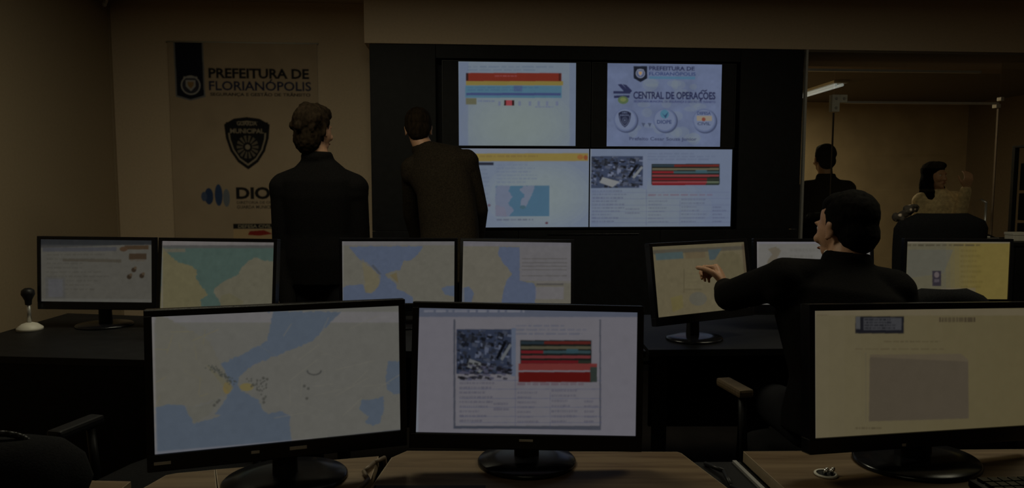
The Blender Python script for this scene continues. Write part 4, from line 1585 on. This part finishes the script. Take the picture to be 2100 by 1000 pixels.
def standing(x, y, yaw, height, lean=(0, 0), arms='down', shoulder=0.205):
    """joints of a standing figure; yaw = direction faced, measured from +Y"""
    f = Vector((-math.sin(yaw), math.cos(yaw), 0))
    sd = Vector((math.cos(yaw), math.sin(yaw), 0))
    k = height / 1.76
    o = Vector((x, y, 0))
    L = lambda a, b, z: o + sd * a * k + f * b * k + UP * z * k
    J = dict(fwd=f, face=f, toe=f, head=L(0, 0.02, 1.642), neck=L(0, -0.02, 1.47), chest=L(0, 0, 1.30), waist=L(0, 0, 1.10), pelvis=L(0, 0, 0.95),
             shoulder=[L(-shoulder, -0.01, 1.415), L(shoulder, -0.01, 1.415)], elbow=[L(-0.25, -0.01, 1.12), L(0.25, -0.01, 1.12)],
             wrist=[L(-0.25, 0.08, 0.88), L(0.25, 0.08, 0.88)], hip=[L(-0.09, 0, 0.90), L(0.09, 0, 0.90)],
             knee=[L(-0.10, 0.01, 0.48), L(0.10, 0.01, 0.48)], ankle=[L(-0.11, -0.02, 0.087 / k), L(0.11, -0.02, 0.087 / k)])
    return J, f, sd, L


# man in black with curly hair in front of the banner
x0 = P(657, 400, 3.62).x
J, f, sd, L = standing(x0, 3.62, -0.10, 1.79, shoulder=0.195)
J['head'] = P(645, 266, 3.60)
J['face'] = Vector((0.42, 0.9, -0.02))
J['neck'] = P(653, 328, 3.60)
J['shoulder'] = [P(582, 383, 3.62), P(727, 385, 3.62)]
J['elbow'] = [P(582, 515, 3.62), P(738, 520, 3.64)]
J['wrist'] = [P(592, 640, 3.50), P(733, 645, 3.50)]
person('man with curly brown hair in a plain black jacket, standing before the banner', 'men standing before the video wall', J, hair='curly', hair_mat='hair_brown', bulk=0.98)

# man bending forward before the video wall
x0 = P(922, 560, 4.02).x
J, f, sd, L = standing(x0, 4.02, 0.12, 1.80)
J['pelvis'] = P(924, 560, 4.00)
J['waist'] = P(922, 470, 4.08)
J['chest'] = P(912, 368, 4.18)
J['neck'] = P(872, 309, 4.28)
J['head'] = P(858, 264, 4.33)
J['face'] = Vector((-0.12, 0.97, -0.22))
J['head_up'] = Vector((-0.05, 0.15, 1))
J['shoulder'] = [P(846, 346, 4.25), P(957, 331, 4.18)]
J['elbow'] = [P(845, 440, 4.40), P(982, 430, 4.22)]
J['wrist'] = [P(858, 500, 4.50), P(978, 505, 4.36)]
person('short-haired man in a dark brown jacket leaning forward before the wall displays', 'men standing before the video wall', J, jacket='jacket_brown', hair_mat='hair_brown', bulk=1.0, s=1.0)

# silhouette of a man behind the glass
x0 = P(1697, 400, 6.05).x
J, f, sd, L = standing(x0, 6.05, 0.05, 1.72)
J['head'] = P(1690, 325, 6.05)
J['neck'] = P(1694, 367, 6.03)
J['shoulder'] = [P(1655, 387, 6.05), P(1737, 387, 6.05)]
person('man in a black suit standing behind the glass panel, back turned', 'people in the corridor', J, bulk=1.05, s=1.02)

# woman behind the glass door with a raised arm
x0 = P(1925, 430, 5.85).x
J, f, sd, L = standing(x0, 5.85, math.pi - 0.15, 1.60, shoulder=0.165)
J['head'] = P(1917, 360, 5.85)
J['face'] = Vector((0.35, -0.93, 0.02))
J['neck'] = P(1922, 392, 5.87)
J['shoulder'] = [P(1958, 410, 5.85), P(1890, 412, 5.88)]
J['elbow'] = [P(1966, 448, 5.72), P(1884, 470, 5.85)]
J['wrist'] = [P(1982, 385, 5.68), P(1900, 500, 5.74)]
person('woman with long dark hair and tan blouse raising a forearm behind the glass door', 'people in the corridor', J, jacket='blouse', hair='long', hair_mat='hair_black', bulk=0.82, depth=0.10, s=0.93,
       palm=(Vector((0, 1, 0)), None))

# seated man pointing at a monitor
pe = Vector((1.135, 2.34, 0.555))
J = dict(fwd=(0.0 - 0.12, 1, 0), face=(-0.40, 0.91, -0.10), toe=(0, 1, 0), head=P(1732, 466, 2.44), neck=P(1735, 538, 2.40), head_up=Vector((0.03, 0.06, 1)),
         chest=P(1722, 660, 2.36), waist=Vector((1.14, 2.33, 0.72)), pelvis=pe,
         shoulder=[P(1607, 572, 2.36), P(1832, 596, 2.36)],
         elbow=[P(1497, 606, 2.50), P(1880, 720, 2.34)],
         wrist=[P(1486, 590, 2.64), Vector((1.36, 2.60, 0.80))], hand=[P(1474, 556, 2.69), Vector((1.36, 2.70, 0.79))],
         hip=[Vector((1.04, 2.36, 0.54)), Vector((1.22, 2.36, 0.54))], knee=[Vector((0.99, 2.80, 0.53)), Vector((1.27, 2.80, 0.53))],
         ankle=[Vector((0.98, 2.86, 0.087)), Vector((1.28, 2.86, 0.087))])
seated, _ = person('seated man in a black suit and white cuffs pointing at a monitor', None, J, sit=True, collar=True, voxel=0.006, bulk=1.12, depth=0.135, belly=1.15, s=1.04, point=False, curl=(1.15, 0.3),
                   palm=(Vector((-0.7, 0.6, 0.1)), Vector((0, 0, -1))))

#==SMALL==
# ------------------------------------------------------------------ small things
# scarf on the high chair's back
def cloth_blob(name, pts, m, label, cat, seed=1):
    rnd = random.Random(seed)
    bm = bmesh.new()
    c0 = sum((Vector(p[0]) for p in pts), Vector()) / len(pts)
    r = empty(name, c0)
    tag(r, label, cat)
    for p, rr in pts:
        for k in range(5):
            q = Vector(p) - c0 + Vector((rnd.gauss(0, rr * .5), rnd.gauss(0, rr * .3), rnd.gauss(0, rr * .5)))
            ell(bm, q, (rr * rnd.uniform(.4, .8), rr * .5, rr * rnd.uniform(.5, 1)), Euler((rnd.random(), rnd.random(), rnd.random())).to_matrix(), 10)
    fuse('cloth', bm, 0.006, m, r, 2, (0.012, 0.02))
    return r


m_, nt_, b_ = nt_mat('patterned_scarf_cloth')
vo = nt_.nodes.new('ShaderNodeTexVoronoi')
vo.inputs['Scale'].default_value = 28
tc_ = nt_.nodes.new('ShaderNodeTexCoord')
rp_ = nt_.nodes.new('ShaderNodeValToRGB')
rp_.color_ramp.elements[0].position = 0.15
rp_.color_ramp.elements[1].position = 0.35
rp_.color_ramp.elements[0].color = (0.45, 0.36, 0.28, 1)
rp_.color_ramp.elements[1].color = (0.03, 0.022, 0.015, 1)
nt_.links.new(tc_.outputs['Object'], vo.inputs['Vector'])
nt_.links.new(vo.outputs['Distance'], rp_.inputs[0])
nt_.links.new(rp_.outputs[0], b_.inputs['Base Color'])
b_.inputs['Roughness'].default_value = 0.8
M['scarf'] = m_
cloth_blob('scarf', [(P(1843, 446, 4.08), 0.032), (P(1850, 436, 4.08), 0.030), (P(1862, 428, 4.08), 0.028), (P(1874, 424, 4.08), 0.026), (P(1868, 434, 4.08), 0.024)], 'scarf',
           'small patterned brown scarf bunched on the left of the high chair back', 'scarf')

# low black cabinet at the right, telephone and pale box on it
cb = empty('low_cabinet', (3.155, 4.62, 0))
tag(cb, 'low black cabinet before the right glass panel', 'cabinet')
bxo('carcass', (-0.27, -0.19, 0.05), (0.27, 0.20, 0.985), 'black_panel', cb, 0.004)
bxo('top', (-0.285, -0.22, 0.986), (0.285, 0.22, 1.010), 'black_panel', cb, 0.003)
bxo('plinth', (-0.26, -0.17, 0.0), (0.26, 0.18, 0.049), 'black_panel', cb)
for k in range(2):
    dr = bxo('door', (-0.268 + k * 0.270, -0.210, 0.07), (-0.003 + k * 0.270, -0.1905, 0.975), 'black_panel', cb, 0.002)
    bm = bmesh.new()
    hx = -0.035 + k * 0.07
    tube(bm, [Vector((hx, -0.211, 0.50)), Vector((hx, -0.235, 0.51)), Vector((hx, -0.235, 0.62)), Vector((hx, -0.211, 0.63))], 0.005)
    obj('handle', bm, 'alu', dr, True)

tp = empty('telephone', (2.98, 4.56, 1.010), (0, 0, 0.1))
tag(tp, 'black desk telephone with a grey handset on the low cabinet', 'telephone')
bm = bmesh.new()
vs = [bm.verts.new(v) for v in ((-0.10, -0.09, 0.001), (0.10, -0.09, 0.001), (0.10, 0.09, 0.001), (-0.10, 0.09, 0.001), (-0.10, -0.09, 0.02), (0.10, -0.09, 0.02), (0.10, 0.09, 0.065), (-0.10, 0.09, 0.065))]
for f_ in ((3, 2, 1, 0), (4, 5, 6, 7), (0, 1, 5, 4), (1, 2, 6, 5), (2, 3, 7, 6), (3, 0, 4, 7)):
    bm.faces.new([vs[i] for i in f_])
obj('phone_body', bm, 'black_plastic', tp)
bm = bmesh.new()
pts = [Vector((-0.09, -0.03, 0.075)), Vector((-0.05, 0.0, 0.096)), Vector((0.03, 0.02, 0.102)), Vector((0.095, 0.03, 0.078))]
tube(bm, pts, 0.013)
ell(bm, pts[0] - Vector((0, 0, 0.008)), (0.024, 0.024, 0.016))
ell(bm, pts[-1] - Vector((0, 0, 0.008)), (0.024, 0.024, 0.016))
fuse('handset', bm, 0.004, 'alu', tp, 2)
bm = bmesh.new()
for i in range(4):
    for k in range(3):
        x, y = 0.0 + k * 0.026, -0.065 + i * 0.024
        z = 0.02 + (y + 0.09) * 0.25
        box(bm, (x - 0.009, y - 0.008, z - 0.002), (x + 0.009, y + 0.008, z + 0.005), 0.001)
kk = obj('keypad', bm, 'pale_plastic', tp)
kk['kind'] = 'stuff'
bm = bmesh.new()
box(bm, (-0.104, -0.094, 0.0195), (0.104, -0.089, 0.0235))
obj('trim_strip', bm, 'alu', tp)

bx_ = empty('small_box', (3.26, 4.55, 1.010), (0, 0, 0.05))
tag(bx_, 'small pale grey box on the low cabinet right of the telephone', 'box')
bxo('carton', (-0.055, -0.04, 0.0), (0.055, 0.04, 0.046), 'pale_plastic', bx_, 0.003)
bxo('lid', (-0.058, -0.043, 0.036), (0.058, 0.043, 0.054), 'pale_plastic', bx_, 0.003)

# equipment rack at the right edge
rk = empty('equipment_rack', (3.70, 4.72, 0))
tag(rk, 'tall black equipment rack at the right edge with small white labels', 'rack')
for sx in (-0.22, 0.26):
    for sy in (-0.2, 0.2):
        bxo('post', (sx - 0.015, sy - 0.015, 0), (sx + 0.015, sy + 0.015, 1.62), 'black_panel', rk, 0.002)
bxo('rack_top', (-0.235, -0.215, 1.621), (0.275, 0.215, 1.636), 'black_panel', rk, 0.002)
bxo('rack_bottom', (-0.200, -0.18, 0.04), (0.240, 0.18, 0.06), 'black_panel', rk, 0.002)
for k in range(7):
    z0 = 0.10 + k * 0.205
    u = bxo('equipment_unit', (-0.203, -0.205, z0), (0.243, 0.17, z0 + 0.185), 'black_plastic', rk, 0.004)
    if k in (4, 5, 6):
        bm = bmesh.new()
        zz = {4: 1.27, 5: 1.365, 6: 1.45}[k]
        box(bm, (-0.196, -0.209, z0 + 0.10), (-0.155, -0.2055, z0 + 0.118))
        obj('label_strip', bm, 'paper', u)
    bm = bmesh.new()
    cyl(bm, (0.20, -0.2055, z0 + 0.05), (0.20, -0.216, z0 + 0.05), 0.010)
    obj('knob', bm, 'alu', u, True)

# small shiny figure left of the leftmost monitor: desk fan like lamp head
dl = empty('desk_lamp', (-2.06, 2.98, 0.75))
tag(dl, 'small black desk lamp with a pale base left of the leftmost rear monitor', 'lamp')
bm = bmesh.new()
revolve(bm, [(0, 0), (0.050, 0), (0.050, 0.012), (0.030, 0.028), (0.012, 0.034), (0, 0.034)], (0, 0, 0), 28)
obj('base', bm, 'pale_plastic', dl, True)
bm = bmesh.new()
cyl(bm, (0, 0, 0.034), (0.0, 0, 0.125), 0.008)
obj('stem', bm, 'alu', dl, True)
bm = bmesh.new()
revolve(bm, [(0.012, 0.110), (0.014, 0.130), (0.026, 0.155), (0.024, 0.172), (0.012, 0.181), (0, 0.182)], (0, 0, 0), 24)
revolve(bm, [(0.010, 0.112), (0.012, 0.130), (0.024, 0.154)], (0, 0, 0), 24)
obj('lamp_shade', bm, 'black_plastic', dl, True)

# black shoulder bag on the left desk
bg = empty('bag', (-0.975, 1.30, 0.75), (0, 0, 0.08))
tag(bg, 'rounded black bag lying on the desk at the lower left corner', 'bag')
bm = bmesh.new()
loft(bm, [(Vector((0, 0, 0.001)), Vector((0.135, 0, 0)), Vector((0, 0.085, 0)), 4), (Vector((0, 0, 0.04)), Vector((0.150, 0, 0)), Vector((0, 0.095, 0)), 4), (Vector((0.0, 0, 0.09)), Vector((0.142, 0, 0)), Vector((0, 0.085, 0)), 3.5),
          (Vector((0.0, 0, 0.125)), Vector((0.115, 0, 0)), Vector((0, 0.06, 0)), 3), (Vector((0.0, 0, 0.140)), Vector((0.07, 0, 0)), Vector((0, 0.03, 0)), 3)])
obj('bag_body', bm, 'fabric_black', bg, True)
bm = bmesh.new()
tube(bm, [Vector((0.06 * math.cos(t), 0.0, 0.130 + 0.022 * math.sin(t))) for t in [math.pi * k / 10 for k in range(11)]], 0.006)
obj('handle', bm, 'black_plastic', bg, True)
bm = bmesh.new()
tube(bm, [Vector((-0.115, -0.094, 0.075)), Vector((-0.04, -0.100, 0.08)), Vector((0.04, -0.100, 0.08)), Vector((0.115, -0.094, 0.075))], 0.0025)
obj('zip', bm, 'gloss_black', bg, True)

# cable grommet on the right desk
gm = empty('cable_grommet', (0.673, 1.470, 0.75))
tag(gm, 'small cable grommet with bright plug ends on the right front desk', 'grommet')
bm = bmesh.new()
revolve(bm, [(0.019, 0.0005), (0.024, 0.0005), (0.024, 0.003), (0.021, 0.005), (0.019, 0.004)], (0, 0, 0), 32)
obj('ring', bm, 'pale_plastic', gm, True)
bm = bmesh.new()
cyl(bm, (0, 0, 0.0004), (0, 0, 0.0016), 0.019, n=28)
obj('hole_cover', bm, 'black_plastic', gm)
for k, (x, y) in enumerate(((-0.002, 0.002), (0.012, 0.004))):
    bm = bmesh.new()
    cyl(bm, (x, y, 0.0017), (x + 0.004, y - 0.003, 0.012), 0.0045, n=12)
    ell(bm, (x + 0.004, y - 0.003, 0.012), (0.0045,) * 3, seg=10)
    obj('plug', bm, 'chrome', gm, True)

# black keyboard at the lower right
kb = empty('keyboard', (1.16, 1.345, 0.75), (0, 0, 0.06))
tag(kb, 'black keyboard on the right front desk below the cream page monitor', 'keyboard')
bxo('keyboard_body', (-0.22, -0.075, 0.001), (0.22, 0.075, 0.018), 'black_plastic', kb, 0.005)
bm = bmesh.new()
for row in range(6):
    for k in range(20):
        x = -0.205 + k * 0.0212
        y = -0.062 + row * 0.0225
        box(bm, (x, y, 0.0178), (x + 0.0175, y + 0.0175, 0.0235))
kk = obj('keys', bm, 'gloss_black', kb)
kk['kind'] = 'stuff'

# black notebook by the bottom edge of the middle desk
nb_ = empty('notebook', (-0.165, 1.285, 0.75), (0, 0, 0.0))
tag(nb_, 'closed black notebook on the middle front desk left of the monitor stand', 'notebook')
bxo('page_block', (-0.108, -0.094, 0.003), (0.108, 0.094, 0.012), 'paper', nb_)
bm = bmesh.new()
box(bm, (-0.112, -0.098, 0.0), (0.112, 0.098, 0.0028), 0.0008)
box(bm, (-0.112, -0.098, 0.0122), (0.112, 0.098, 0.0150), 0.0008)
box(bm, (-0.1135, -0.098, 0.0), (-0.1085, 0.098, 0.015), 0.0008)
obj('cover', bm, 'black_plastic', nb_)

# grey cable between the left and the middle desk
bm = bmesh.new()
tube(bm, [Vector(v) for v in ((-0.293, 1.60, 0.70), (-0.290, 1.56, 0.752), (-0.306, 1.52, 0.757), (-0.318, 1.47, 0.757), (-0.300, 1.43, 0.757), (-0.312, 1.38, 0.757), (-0.325, 1.32, 0.757))], 0.0045)
o = obj('cable', bm, 'bronze', None, True)
tag(o, 'thin brownish cable running over the joint of the left and middle front desks', 'cable')
